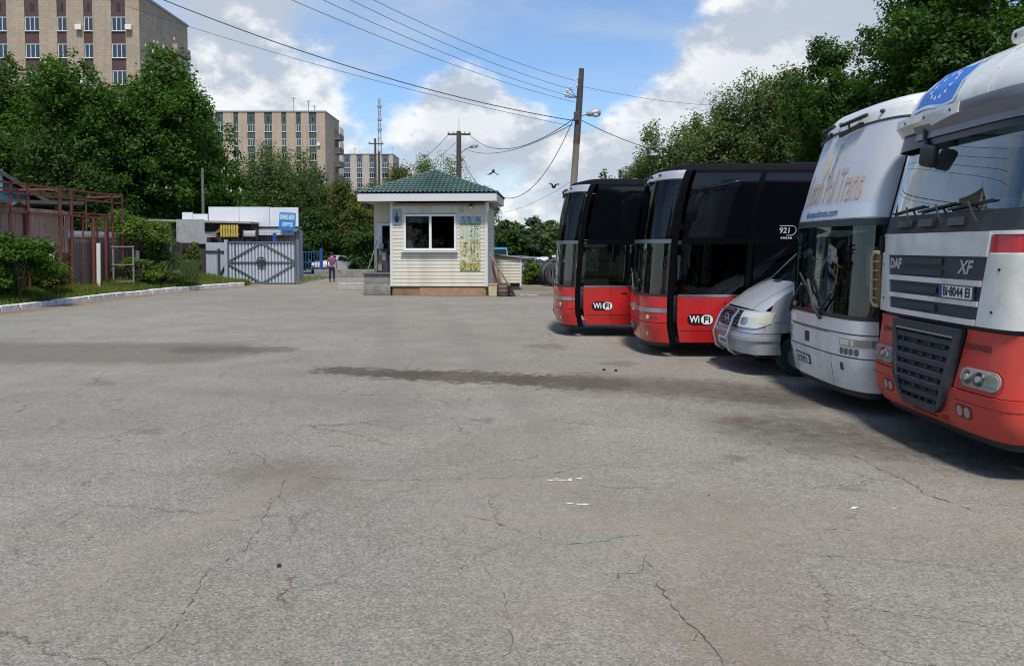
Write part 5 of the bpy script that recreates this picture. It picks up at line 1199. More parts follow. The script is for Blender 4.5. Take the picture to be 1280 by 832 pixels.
for i in range(9):
    b = MB(); p0 = Vector((rl.uniform(-.2, .3), rl.uniform(.2, .7), rl.uniform(.02, .3))); b.bar(p0, p0 + Vector((rl.uniform(.2, .6), rl.uniform(-.2, .2), rl.uniform(-.1, .35))), rl.uniform(.04, .12)); b.build('scrap_piece', mat('rust_%d' % (i % 3), ((.16, .06, .035), (.10, .05, .04), (.26, .20, .17))[i % 3], .85, var=.4), SCR)
WBX = empty('white_tank', at_depth(304, 296, 44.9)); tag(WBX, 'pale boxy tank in dark frame right of the yellow rack', 'tank')
b = MB(); b.rbox(0, .72, 0, .4, 0, .36, .05); b.build('tank', mat('tank_pale', (.45, .43, .43), .5), WBX, smooth=40)
for x in (-.04, .74): b = MB(); b.box(x, x + .04, -.03, .43, -2.7, .45); b.build('frame', BLK, WBX)
# blue metal fence section and post beyond the gate
BF = empty('blue_fence', (-15.4, 54.6, 0)); tag(BF, 'blue metal railing fence beyond the yard gate', 'fence')
bm_ = mat('blue_rail_paint', (.02, .10, .26), .5, var=.15)
for i in range(9): b = MB(); b.bar((i * .2, 0, .1), (i * .2, 0, 1.75), .04); b.build('railing', bm_, BF)
for z in (.15, 1.0, 1.75): b = MB(); b.bar((0, 0, z), (1.65, 0, z), .06); b.build('rail', bm_, BF)
b = MB(); b.rbox(1.62, 1.80, -.09, .09, 0, 2.0, .01); b.build('gate_post', mat('blue_post'), BF)
# teal gable house
H = empty('teal_house', (-33.5, 44.0, .4), R(33)); tag(H, 'small teal wooden house with dark gable roof behind the board fence', 'house')
teal = mat('teal_boards', (.012, .085, .105), .7, var=.2, vscale=3)
b = MB(); b.prism([(-4.5, 0, 0), (4.6, 0, 0), (4.6, 0, 5.0), (0, 0, 8.35), (-4.5, 0, 5.0)], (0, 7, 0)); b.build('wall', teal, H)
for sg in (1, -1):
    b = MB(); b.prism([(0, -.6, 8.45), (sg * 6.0, -.6, 4.15), (sg * 6.05, -.6, 4.38), (0, -.6, 8.75)], (0, 8.2, 0)); b.build('roof', mat('dark_slate', (.05, .047, .047), .85, var=.35, vscale=2), H)
for x in (2.15, 3.05):
    b = MB(); b.box(x - .40, x + .40, -.05, -.002, 5.05, 6.35); wn = b.build('window', mat('house_frame_white', (.62, .62, .6), .5), H)
    b = MB(); b.box(x - .32, x + .32, -.056, -.052, 5.15, 6.25); b.build('pane', mat('curtained_pane', (.5, .52, .5), .2, var=.3, vscale=4), wn)
b = MB(); b.box(-3, 7.5, -3.2, -.1, 4.2, 4.4); b.build('porch_roof', mat('dark_slate'), H)
# ================================================================ FAR BUILDINGS, POLES, WIRES, MAST
def block(name, label, corner, wide, deep, Hh, cols, panel, tile, floors=9, side_balc=0, seed=1):
    """Slab block: corner = right front corner on the ground, facade runs to -x, side runs to +y. cols: (x from corner, width)."""
    rb = random.Random(seed); B = empty(name, corner); tag(B, label, 'building')
    fh = 2.8; z_first = Hh - 1.9 - fh * floors
    xs = []; prev = 0.0
    # piers between the window strips are the wall; strips are recessed
    b = MB(); b.box(-wide, 0, .28, deep, 0, Hh - .6); b.build('wall', tile, B)
    edges = [0.0]
    for x, wd in cols: edges += [-(x), -(x + wd)]
    edges.append(-wide)
    for i in range(0, len(edges), 2):
        b = MB(); b.box(edges[i + 1], edges[i], 0, .285, 0, Hh - .6); b.build('pier', tile, B)
    b = MB(); b.box(-wide - .1, .1, -.1, deep + .1, Hh - .6, Hh - .35); b.build('parapet', mat('parapet_grey', (.30, .29, .28), .8), B)
    fm = mat('flat_window_frame', (.66, .66, .64), .5); pm = mat('flat_window_pane', (.10, .12, .14), .08); cm_ = mat('flat_curtain', (.42, .42, .40), .6)
    cache = {}
    for ci, (x, wd) in enumerate(cols):
        pn = MB(); zt = Hh - .6
        segs_ = [(Hh - .6 - 2.28, Hh - .6)] + [(z_first + fh * f - 0.0 - 1.0, z_first + fh * f + .25) for f in range(floors)]
        for z0, z1 in segs_:
            b = MB(); b.box(-(x + wd), -x, .10, .28, max(0, z0), z1); b.build('spandrel', panel, B)
        b = MB(); b.box(-(x + wd * .62), -(x + wd * .38), .06, .12, Hh - 2.35, Hh - 1.55); b.build('attic_vent', BLK, B)
        for f in range(floors):
            z0 = z_first + fh * f + .27; key = (round(wd, 2), rb.randint(0, 2))
            if key not in cache:
                fr_ = MB(); n = 2 if wd < 1.3 else 3
                fr_.box(0, wd, 0, .06, 0, .07); fr_.box(0, wd, 0, .06, 1.42, 1.49)
                for j in range(n + 1): xx = (wd - .07) * j / n; fr_.box(xx, xx + .07, .002, .058, .07, 1.42)
                fr_.box(-.02, wd + .02, -.14, -.002, -.05, .0)
                pa = MB(); pa.box(.07, wd - .07, .03, .04, .07, 1.42)
                cu_ = MB(); cu_.box(.08, .08 + (wd - .16) * (.3, .55, .8)[key[1]], .045, .05, .08, 1.40)
                cache[key] = (fr_.mesh('window', fm), pa.mesh('pane', glass_mat('flat_pane', (.4, .45, .48), 1.6)), cu_.mesh('curtain', cm_))
            me = cache[key]; o = link_mesh('window', me[0], B, (-(x + wd), .12, z0)); link_mesh('pane', me[1], o); link_mesh('curtain', me[2], o)
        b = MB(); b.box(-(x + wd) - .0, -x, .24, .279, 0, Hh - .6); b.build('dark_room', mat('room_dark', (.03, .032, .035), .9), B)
    bw = .55 if side_balc == 1 else 1.1
    if side_balc:
        for f in range(floors):
            z0 = z_first + fh * f - .1
            if side_balc == 1 and f < 5: continue
            b = MB(); b.box(0, bw + .05, deep - 4.2, deep - .6, z0, z0 + .14); bl_ = b.build('balcony', mat('balcony_slab', (.22, .21, .2), .8), B)
            b = MB(); b.box(bw - .02, bw + .04, deep - 4.2, deep - .6, z0 + .14, z0 + 1.15); b.box(.0, bw - .02, deep - 4.2, deep - 4.14, z0 + .14, z0 + 1.15); b.build('balcony_rail', mat('balcony_%d' % rb.randint(0, 2), (.10, .09, .10), .7) if side_balc > 1 else tile, bl_)
            if rb.random() < .7:
                b = MB(); b.box(bw - .01, bw + .03, deep - 4.1, deep - .7, z0 + 1.15, z0 + 2.5); b.build('glazing', pm, bl_)
    rb3 = random.Random(seed + 9)
    for ci, (x, wd) in enumerate(cols):           # air conditioners and odd replaced windows
        for f in range(floors):
            z0 = z_first + fh * f
            if rb3.random() < .14:
                b = MB(); xx = -(x + wd + .75) if rb3.random() < .5 else -(x - .1); b.rbox(xx, xx + .65, -.38, -.02, z0 + .3, z0 + .85, .03); b.build('air_conditioner', WPAINT, B)
            if rb3.random() < .25:
                b = MB(); b.box(-(x + wd) + .08, -(x + wd) + .08 + (wd - .16) * rb3.uniform(.4, 1), .172, .178, z0 + .35, z0 + 1.66); b.build('blind', mat('blind_%d' % rb3.randint(0, 3), ((.6, .58, .52), (.35, .25, .2), (.5, .55, .6), (.62, .62, .6))[rb3.randint(0, 3)], .7), B)
    rb2 = random.Random(seed + 5)
    for i in range(4):
        x = -rb2.uniform(1, wide - 1); hh = rb2.uniform(1.2, 3.4); an = MB(); an.tube([(x, deep * .5, Hh - .5), (x, deep * .5, Hh + hh)], .05, 5)
        for q in range(3): an.bar((x - .5 + .1 * q, deep * .5, Hh + hh - .25 * q), (x + .5 - .1 * q, deep * .5, Hh + hh - .25 * q), .035)
        an.build('antenna', BLK, B)
    return B
def tile_mat(name, c1, c2, mortar, sc):
    m = bpy.data.materials.new(name); m.use_nodes = True; t = NT(m.node_tree); b = t.t.nodes['Principled BSDF']
    P = t.n('ShaderNodeTexCoord').outputs['Object']; x, y, z = t.sep(P)
    br_ = t.n('ShaderNodeTexBrick'); t.setv(br_.inputs['Vector'], t.comb(t.math('ADD', x, y), z, 0)); br_.inputs['Scale'].default_value = sc
    br_.inputs['Color1'].default_value = (*c1, 1); br_.inputs['Color2'].default_value = (*c2, 1); br_.inputs['Mortar'].default_value = (*mortar, 1); br_.inputs['Mortar Size'].default_value = .012; br_.inputs['Row Height'].default_value = .3; br_.offset = .0 if False else .5
    n = t.noise(P, .25, 5, .6); c = t.mix(t.ramp(n, .35, .75, 0, .45), br_.outputs[0], (*[q * .72 for q in c1], 1))
    st = t.noise(t.vm('MULTIPLY', P, (1.5, 1.5, .1)), 1.0, 5, .6); c = t.mix(t.ramp(st, .46, .75, 0, .5), c, (.20, .175, .15))
    t.setv(b.inputs['Base Color'], c); b.inputs['Roughness'].default_value = .85; MATS[name] = m; return m
TILE1 = tile_mat('tan_facade_tile', (.36, .285, .205), (.43, .35, .26), (.24, .19, .14), 1.0)
TILE2 = tile_mat('pale_facade_tile', (.42, .33, .245), (.47, .38, .29), (.32, .26, .2), 1.0)
BRP = mat('brown_spandrel', (.075, .040, .036), .7, var=.2, vscale=1); GRP = mat('green_spandrel', (.055, .085, .065), .7, var=.15, vscale=1); BLP = mat('slate_spandrel', (.09, .11, .15), .7)
s1 = 81 / FPX
block('apartment_block', 'tan tiled apartment block with brown window strips behind the chestnut tree', (-39.2, 81, 0), 34, 12, 29.2,
      [(1.45, 1.5), (4.9, .95), (7.65, 1.0), (10.55, 1.5), (13.95, 1.5), (17.6, 1.0), (20.4, .95), (23.4, 1.5), (27, 1.5), (30.5, 1.0)], BRP, TILE1, side_balc=1, seed=2)
block('apartment_block', 'distant beige apartment block with green window strips', (-36.6, 150, 0), 32, 12, 29.0,
      [(1.7, 1.5), (4.75, .95), (7.6, .95), (10.4, 1.5), (13.75, 1.5), (17.0, .95), (20, 1.5), (23.4, .95), (26.6, 1.5)], GRP, TILE2, side_balc=2, seed=3)
block('apartment_block', 'farthest pale apartment block low on the horizon beside the mast', (-34.1, 219, 0), 26, 12, 29.0,
      [(1.2, 2.0), (5.2, 1.6), (8.8, 1.6), (12.2, 2.0), (16.0, 2.0), (20, 1.6)], BLP, tile_mat('grey_beige_tile', (.42, .38, .32), (.46, .41, .35), (.35, .31, .27), 1.0), side_balc=2, seed=4)
# lattice radio mast
MS = empty('radio_mast', (at_depth(475.5, 300, 235).x, 235, 0)); tag(MS, 'slender lattice radio mast rising behind the far apartment block', 'mast')
mz = at_depth(475, 123, 235).z; stm = mat('mast_steel', (.30, .30, .33), .6); rdm = mat('mast_red', (.33, .29, .29), .6)
for j in range(12):
    z0, z1 = mz * j / 12, mz * (j + 1) / 12; w0, w1 = 1.5 - 1.1 * j / 12, 1.5 - 1.1 * (j + 1) / 12
    b = MB(); cs = [(1, 1), (-1, 1), (-1, -1), (1, -1)]
    for q in range(4):
        a0, a1 = cs[q], cs[(q + 1) % 4]
        b.bar((a0[0] * w0 * .6, a0[1] * w0 * .6, z0), (a0[0] * w1 * .6, a0[1] * w1 * .6, z1), .11); b.bar((a0[0] * w0 * .6, a0[1] * w0 * .6, z0), (a1[0] * w1 * .6, a1[1] * w1 * .6, z1), .09); b.bar((a0[0] * w1 * .6, a0[1] * w1 * .6, z1), (a1[0] * w1 * .6, a1[1] * w1 * .6, z1), .09)
    b.build('mast_section', stm if j % 2 else rdm, MS)
for dz_ in (2, 6, 9):
    b = MB(); b.rbox(-.6, .6, -.6, .6, mz - dz_ - .8, mz - dz_, .1); b.build('aerial', stm, MS)
CREO = mat('creosoted_wood', (.065, .055, .048), .9, var=.4, vscale=5, stretch=(1, 1, .2)); PCON = mat('pole_wood_grey', (.20, .165, .13), .9, var=.35, vscale=4, dirt=(.08, .065, .055), dirt_amt=.7, dscale=3, stretch=(1, 1, .12))
PORC = mat('porcelain', (.55, .53, .5), .3)
def lamp_head(parent, p0, p1, ln=.75):
    p0, p1 = Vector(p0), Vector(p1); dr = (p1 - p0).normalized(); dr.z *= .35; dr.normalize()
    b = MB(); b.tube([p0, p0.lerp(p1, .6) + Vector((0, 0, .05)), p1], .035, 8); b.build('lamp_arm', STEEL, parent, smooth=50)
    b = MB(); b.tube([p1, p1 + dr * ln * .12, p1 + dr * ln * .45, p1 + dr * ln * .9, p1 + dr * ln], [.05, .10, .13, .16, .10], 12); h = b.build('lamp_head', mat('lamp_grey', (.36, .36, .36), .4, .3), parent, smooth=60)
    b = MB(); q = p1 + dr * ln * .68 + Vector((0, 0, -.10)); b.sphere(q, (.15, .15, .08)); b.build('lamp_glass', mat('lamp_glass_pale', (.65, .65, .62), .2), h, smooth=60)
# leaning pole behind the red coaches
YP = 30.0; pt = at_depth(727, 86, YP); pm_ = at_depth(717, 232, YP); base = pm_ + (pm_ - pt) * (pm_.z / (pt.z - pm_.z))
P1 = empty('utility_pole', base); tag(P1, 'leaning timber utility pole with street lamp behind the red coaches', 'pole')
dv = pt - base
b = MB(); b.tube([dv * t for t in (0, .2, .4, .6, .72)], [.16, .15, .14, .13, .125], 12); b.build('pole_shaft', PCON, P1, smooth=50)
b = MB(); b.tube([dv * t + Vector((0, 0, 0)) for t in (.68, .8, .9, 1.0)], [.135, .13, .12, .10], 12); b.build('pole_top', CREO, P1, smooth=50)
def ppt(px, py, Y=YP): return at_depth(px, py, Y) - base
lamp_head(P1, ppt(721, 149), ppt(733, 143), .55)
for (px, py) in ((709, 116), (713, 112), (710, 122), (707, 121), (724, 100), (722, 110)):
    b = MB(); a = ppt(721, 122 if py > 105 else py); e = ppt(px, py); b.tube([a, e], .014, 5); ins = b.build('bracket', BLK, P1)
    b = MB(); b.lathe([(.02, 0), (.05, .02), (.045, .06), (.06, .09), (.03, .14)], 10, Matrix.Translation(e)); b.build('insulator', PORC, ins, smooth=50)
b = MB(); b.rbox(-.1, .1, -.2, -.12, 0, .35, .02, M=Matrix.Translation(ppt(720, 152))); b.build('pole_box', DKG, P1)
# pole behind the kiosk
Y2 = 60.0; t2 = at_depth(573.5, 164, Y2)
P2 = empty('utility_pole', (t2.x, Y2, 0)); tag(P2, 'dark timber pole with cross arm and lamp behind the kiosk', 'pole')
b = MB(); b.tube([(0, 0, 0), (0, 0, 5), (0, 0, t2.z)], [.24, .22, .18], 10); b.build('pole_shaft', CREO, P2, smooth=50)
ca = at_depth(573, 168, Y2).z; b = MB(); b.bar((-.88, 0, ca), (.92, 0, ca), .14, .14); arm = b.build('cross_arm', CREO, P2)
for x in (-.8, -.4, .45, .85): b = MB(); b.lathe([(.02, 0), (.06, .05), (.07, .12), (.03, .2)], 8, Matrix.Translation((x, 0, ca + .07))); b.build('insulator', PORC, arm)
b = MB(); b.tube([(0, 0, t2.z), (.02, 0, at_depth(573, 147, Y2).z)], .02, 5); b.build('antenna', STEEL, P2)
lz = at_depth(578, 192, Y2).z; lamp_head(P2, (.1, 0, lz), (.85, -.3, lz + .45), .7)
# H-frame pole near the far block
Y3 = 75.0; t3 = at_depth(469, 173, Y3); P3 = empty('utility_pole', (t3.x, Y3, 0)); tag(P3, 'thin twin-post pole with short cross arm before the farthest apartment block', 'pole')
for x in (0, .35): b = MB(); b.tube([(x, 0, 0), (x, 0, t3.z - (.0 if x == 0 else 1.3))], [.13, .10], 8); b.build('post', CREO, P3)
b = MB(); b.bar((-.65, 0, t3.z - .5), (.8, 0, t3.z - .55), .10); b.build('cross_arm', CREO, P3)
for x in (-.6, 0, .7): b = MB(); b.lathe([(.04, 0), (.07, .1), (.03, .22)], 8, Matrix.Translation((x, 0, t3.z - .46))); b.build('insulator', PORC, P3)
# lone concrete post behind the fence and thin pole by the workshop
q = at_depth(253, 210, 52); o = MB().tube([(0, 0, 0), (0, 0, q.z)], [.12, .09], 8).build('concrete_post', mat('grey_post', (.13, .125, .12), .8, var=.2), loc=(q.x, 52, 0)); tag(o, 'bare grey concrete post rising behind the workshop panels', 'post')
# wires
WIRE = mat('cable_black', (.03, .03, .032), .6)
def wire(name, label, p, q, sag, r, n=28):
    p, q = Vector(p), Vector(q); pts = [p.lerp(q, i / n) - Vector((0, 0, sag * 4 * (i / n) * (1 - i / n))) for i in range(n + 1)]
    b = MB(); b.tube([x_ - p for x_ in pts], r, 5); o = b.build(name, WIRE, loc=p); tag(o, label, 'cable', 'overhead wires'); return o
W = lambda px, py, Y: at_depth(px, py, Y)
wire('power_cable', 'thick black cable sagging from the leaning pole over the trees to the upper left', W(718, 151, YP), W(120, -35, 24), .55, .017)
wire('power_cable', 'thin cable crossing before the tan apartment block towards the leaning pole', W(716, 158, YP), W(100, -12, 30), .35, .009)
for i, (py, px2) in enumerate(((128, 345), (122, 390), (113, 428), (101, 458))):
    wire('power_cable', ('lowest', 'second lowest', 'second highest', 'highest')[i] + ' of four parallel thin wires running up from the leaning pole', W(719, py, YP), W(px2 - 60, -35, 17 + i * .6), .25, .0075)
wire('service_cable', 'cable hanging in a deep loop from the leaning pole to the kiosk roof', W(718, 146, YP), W(629, 247, 32.6), .95, .014)
wire('service_cable', 'cable dropping from the far pole behind the kiosk to its roof', W(578, 195, Y2), W(612, 240, 36), .5, .02)
wire('service_cable', 'upper cable strung between the far pole and the leaning pole', W(588, 170, Y2), W(718, 148, YP), 1.1, .018)
wire('service_cable', 'lower cable strung between the far pole and the leaning pole', W(580, 186, Y2), W(716, 155, YP), .7, .016)
wire('service_cable', 'cable running from the leaning pole into the trees behind the coaches', W(722, 148, YP), W(830, 191, 33), .12, .015)
wire('service_cable', 'left drop cable from the far pole cross arm into the bushes', W(560, 169, Y2), W(505, 214, 66), .3, .02)
wire('service_cable', 'second drop cable from the far pole into the bushes', W(570, 178, Y2), W(525, 206, 66), .3, .016)
wire('service_cable', 'faint cable rising from the kiosk corner towards the coaches', W(632, 265, 36), W(712, 228, YP), .15, .007)
wire('power_cable', 'faint wire leaving the leaning pole to the right', W(727, 108, YP), W(900, 132, 40), .15, .008)
# ================================================================ VEGETATION
BARK = mat('bark', (.075, .058, .045), .95, var=.4, vscale=8, bump=.6, bscale=25, stretch=(1, 1, .3))
LEAF = {'chestnut': leaf_mat('chestnut_leaf', (.022, .066, .009), (.075, .150, .020), .38), 'bright': leaf_mat('bright_leaf', (.050, .110, .016), (.14, .20, .035), .40),
        'dull': leaf_mat('dull_leaf', (.040, .076, .022), (.110, .160, .046), .38), 'olive': leaf_mat('olive_leaf', (.045, .062, .014), (.135, .145, .036), .36),
        'maple': leaf_mat('maple_leaf', (.017, .050, .009), (.066, .132, .020), .42), 'willow': leaf_mat('willow_leaf', (.066, .096, .034), (.165, .205, .072), .40),
        'dark': leaf_mat('dark_leaf', (.020, .052, .011), (.062, .110, .022), .34), 'far': leaf_mat('far_leaf', (.035, .060, .032), (.085, .115, .055), .3)}
def leaf_mesh(name, pos, nrm, size, m, rng, aspect=.62):
    n = len(pos); nrm = nrm / np.linalg.norm(nrm, axis=1)[:, None]
    r = rng.normal(size=(n, 3)); tgt = np.cross(nrm, r); tgt /= np.linalg.norm(tgt, axis=1)[:, None]; bt = np.cross(nrm, tgt)
    L = (size * rng.uniform(.65, 1.35, n))[:, None]; Wd = L * aspect * rng.uniform(.7, 1.2, n)[:, None]
    bend = nrm * L * rng.uniform(-.25, .1, n)[:, None]
    v = np.stack([pos - tgt * L * .5, pos + bt * Wd * .5 - tgt * L * .08, pos + tgt * L * .5 + bend, pos - bt * Wd * .5 - tgt * L * .08], 1).reshape(-1, 3)
    me = bpy.data.meshes.new(name); me.vertices.add(4 * n); me.vertices.foreach_set('co', v.astype(np.float32).ravel())
    me.loops.add(4 * n); me.loops.foreach_set('vertex_index', np.arange(4 * n, dtype=np.int32)); me.polygons.add(n)
    me.polygons.foreach_set('loop_start', np.arange(0, 4 * n, 4, dtype=np.int32)); me.update(calc_edges=True); me.validate()
    me.materials.append(m); return me
def crown_points(rng, n, rx, ry, rz, lobes, shell=.72, flat=.25, sub=18, lobe_r=(.30, .46), spill=.09):
    """Leaves gathered in clumps on a set of lobes inside an ellipsoid (unit: crown radii)."""
    out_p, out_n = [], []
    cs = []
    for i in range(lobes):
        for _ in range(40):
            u = rng.normal(size=3); u /= np.linalg.norm(u); rad = rng.uniform(.35, .85) ** .6
            c = u * rad
            if c[2] < -.72: continue
            break
        cs.append((c, rng.uniform(*lobe_r) * (1.12 - .3 * max(0, c[2]))))
    per = n // (lobes * sub) + 1
    for c, lr in cs:
        for _ in range(sub):
            u = rng.normal(size=3); u[2] += .35; u /= np.linalg.norm(u)
            if u[2] < -.55 and rng.random() < .7: continue
            cc = c + u * lr * rng.uniform(shell, 1.05); sp = spill * rng.uniform(.7, 1.5)
            g = np.clip(rng.normal(size=(per, 3)), -1.7, 1.7) * sp * np.array([1, 1, .62])
            pts = cc + g; nn = u * .55 + g / sp * .25 + np.array([0, 0, .55]) + rng.normal(size=(per, 3)) * .55
            out_p.append(pts); out_n.append(nn)
    P = np.concatenate(out_p); N = np.concatenate(out_n)
    return P * np.array([rx, ry, rz]), N, cs
def tree(name, label, cat, X, Y, top, half, bottom, kind, n, leaf, seed, lobes=26, zbase=0.0, trunk=.25, group=None, depth=None, lean=(0, 0), sub=18, shell=.72, spill=.09, lobe_r=(.30, .46), fill=.12):
    rng = np.random.default_rng(seed); T_ = empty(name, (X, Y, zbase)); tag(T_, label, cat, group)
    H_ = top - zbase; bt = bottom - zbase; rz = (H_ - bt) / 2 / .97; cz = (H_ + bt) / 2; ry = depth or half
    P, N, cs = crown_points(rng, n, half / 1.05, ry / 1.05, rz / 1.1, lobes, shell, sub=sub, spill=spill, lobe_r=lobe_r)
    hi, lo_ = np.percentile(P, 99.7, axis=0), np.percentile(P, .3, axis=0); ext = np.array([half, ry, rz * .97])
    P = (P - (hi + lo_) / 2) / ((hi - lo_) / 2) * ext
    P = P + np.array([lean[0], lean[1], cz]); P[:, 2] = np.maximum(P[:, 2], .05)
    nf = int(n * fill); U = rng.normal(size=(nf, 3)); U /= np.linalg.norm(U, axis=1)[:, None]    # inner foliage
    F = U * (rng.random(nf) ** .4)[:, None] * .66 * ext + np.array([lean[0], lean[1], cz])
    P = np.concatenate([P, F]); N = np.concatenate([N, U + rng.normal(size=(nf, 3)) * .6]); sz = np.concatenate([np.full(len(P) - nf, leaf), np.full(nf, leaf * 2.0)])
    link_mesh('crown', leaf_mesh('crown', P, N, sz, LEAF[kind], rng), T_)
    b = MB(); hz_ = bt + (H_ - bt) * .55
    b.tube([(0, 0, -.1), (lean[0] * .2, lean[1] * .2, bt * .6 + .2), (lean[0] * .6, lean[1] * .6, hz_ * .8), (lean[0], lean[1], hz_ * 1.15)], [trunk * 1.25, trunk, trunk * .7, trunk * .3], 10)
    tk = b.build('trunk', BARK, T_, smooth=50)
    b = MB(); idx = rng.permutation(len(cs))[:min(14, len(cs))]
    for i in idx:
        c = cs[i][0] * np.array([half, ry, rz]) + np.array([lean[0], lean[1], cz]); s_ = rng.uniform(.35, .85); a = np.array([lean[0] * s_, lean[1] * s_, bt * .6 + (hz_ - bt * .6) * s_]); m_ = (a + c) / 2 + np.array([0, 0, -.08 * H_ * .3])
        b.tube([a, m_, c], [trunk * .42, trunk * .26, trunk * .08], 6, cap=False)
    b.build('limbs', BARK, T_, smooth=50); return T_
def ptree(name, label, cat, px, pytop, half_px, pybot, Y, kind, n, leaf, seed, **kw):
    t = at_depth(px, pytop, Y); bz_ = at_depth(px, pybot, Y).z; t.z = CAM_H + (t.z - CAM_H) * (1 - .45 * half_px / FPX)
    return tree(name, label, cat, t.x, Y, t.z, half_px / FPX * Y, max(bz_, .25), kind, n, leaf, seed, **kw)
# --- left
ptree('chestnut_tree', 'broad dark chestnut tree between the red frame and the flowering chestnut', 'tree', 112, 76, 84, 322, 54, 'chestnut', 66000, .24, 70, lobes=52, sub=24, trunk=.4, lobe_r=(.22, .34), spill=.05)
CH = ptree('chestnut_tree', 'large flowering chestnut tree before the tan apartment block', 'tree', 212, 61, 94, 322, 58, 'chestnut', 78000, .24, 1, lobes=56, sub=25, trunk=.4, lobe_r=(.22, .34), spill=.05)
rng = np.random.default_rng(77); hx = 135 / FPX * 56
cand = [p for p in np.array([v.co[:] for v in list(CH.children[0].data.vertices)[::40]]) if rng.random() < .20 and p[2] > 4]
bl = MB()
for p in cand[:190]:
    if p[0] < -3 and rng.random() < .6: continue
    p = Vector(p) + Vector((0, -.1, .15)); h = rng.uniform(.18, .34); bl.lathe([(.02, 0), (.075, h * .2), (.06, h * .6), (.015, h)], 5, Matrix.Translation(p), cap=False)
tag(bl.build('blossom', mat('chestnut_blossom', (.42, .40, .30), .8, var=.3, vscale=3), CH), kind='stuff')
ptree('chestnut_tree', 'dark chestnut tree rising behind the teal house', 'tree', -2, 74, 62, 320, 60, 'chestnut', 45000, .25, 2, lobes=50, sub=24, trunk=.4, lobe_r=(.22, .34), spill=.055)
ptree('lime_tree', 'dark tree filling the gap behind the sheet fence', 'tree', 95, 150, 75, 330, 52, 'dark', 24000, .20, 3, lobes=24)
ptree('lime_tree', 'dark leafy tree behind the workshop roof panels', 'tree', 262, 165, 60, 335, 62, 'dark', 22000, .21, 4, lobes=24)
ptree('birch_tree', 'grey green birch before the distant beige apartment block', 'tree', 347, 176, 56, 330, 78, 'dull', 32000, .21, 5, lobes=30, shell=.6)
ptree('birch_tree', 'smaller dull green birch right of the tall one by the beige block', 'tree', 398, 208, 36, 335, 82, 'dull', 18000, .22, 6, lobes=22)
for i, (px, pt_, hw, pb, Y, kd, n, sd_, lab) in enumerate(((445, 222, 44, 352, 64, 'olive', 17000, 7, 'olive green shrubby tree left of the kiosk roof'), (392, 258, 36, 350, 62, 'dark', 12000, 8, 'dark dense bush behind the walking person'), (500, 205, 40, 345, 72, 'olive', 13000, 9, 'yellowish tree peeping over the kiosk roof, left of its peak'),
        (548, 190, 44, 330, 76, 'bright', 14000, 10, 'bright green tree behind the kiosk roof beside the far pole'), (597, 232, 30, 335, 84, 'far', 8000, 12, 'tree beyond the right end of the kiosk roof'), (320, 262, 30, 345, 68, 'dark', 9000, 13, 'dark bush behind the yard gate'), (462, 280, 34, 352, 58, 'dark', 11000, 14, 'dark low bush beside the kiosk porch'), (425, 285, 30, 352, 66, 'bright', 9000, 15, 'brighter green bush behind the walking person'))):
    ptree('shrub_tree' if hw > 38 else 'bush', lab, 'tree' if hw > 38 else 'bush', px, pt_, hw, pb, Y, kd, int(n*1.5), .18, sd_, lobes=24, shell=.6)
# far belt between kiosk and coaches
for i, (px, pt_, hw, Y, kd) in enumerate(((628, 276, 22, 90, 'far'), (652, 278, 24, 96, 'dull'), (680, 272, 26, 92, 'far'), (706, 276, 26, 98, 'dull'), (640, 288, 20, 82, 'dark'), (668, 286, 22, 84, 'far'), (696, 284, 20, 80, 'dull'))):
    ptree('far_tree', ['hazy tree of the far belt nearest the kiosk wall', 'dull tree second along the far belt from the kiosk', 'rounded tree in the middle of the far belt', 'tree of the far belt partly behind the farthest coach', 'low dark bush at the foot of the far belt by the kiosk', 'low bush at the foot of the middle far tree', 'low dull bush at the foot of the far belt by the coaches'][i], 'tree', px, pt_, hw, 330, Y, kd, 5500, .42, 30 + i, lobes=16, group='trees of the far belt')
ptree('far_tree', 'small distant tree top showing over the farthest coach roof', 'tree', 768, 211, 24, 330, 110, 'far', 6000, .42, 41, lobes=18)
# --- right: trees behind the coaches
ptree('maple_tree', 'tall dark maple towering over the truck roof', 'tree', 1245, -110, 165, 230, 27, 'maple', 100000, .15, 50, lobes=54, sub=24, trunk=.35, lobe_r=(.18, .30), spill=.05, fill=.03)
ptree('maple_tree', 'maple above the white coach roof, left of the tallest maple', 'tree', 1068, 40, 80, 260, 30, 'maple', 46000, .13, 51, lobes=34, lobe_r=(.20, .32), spill=.06, fill=.03)
ptree('maple_tree', 'maple at the edge of the frame behind the truck light bar', 'tree', 1330, -60, 130, 230, 31, 'maple', 30000, .15, 52, lobes=30)
for i, (px, pt_, hw, Y, n, sd_, lab) in enumerate(((958, 88, 62, 40, 22000, 53, 'tall wispy willow behind the nearer red coach'), (895, 116, 58, 42, 19000, 54, 'rounded grey green willow in the middle of the row behind the coaches'), (835, 154, 48, 44, 14000, 55, 'low willow at the left end of the row behind the coaches'), (1008, 82, 48, 38, 13000, 56, 'thin willow next to the maple behind the white coach'), (800, 192, 26, 47, 7000, 57, 'small willow bush falling away towards the leaning pole'))):
    ptree('willow_tree', lab, 'tree', px, pt_, hw, 300, Y, 'willow', int(n*1.6), .14, sd_, lobes=30, shell=.55, lobe_r=(.22, .36), spill=.085)
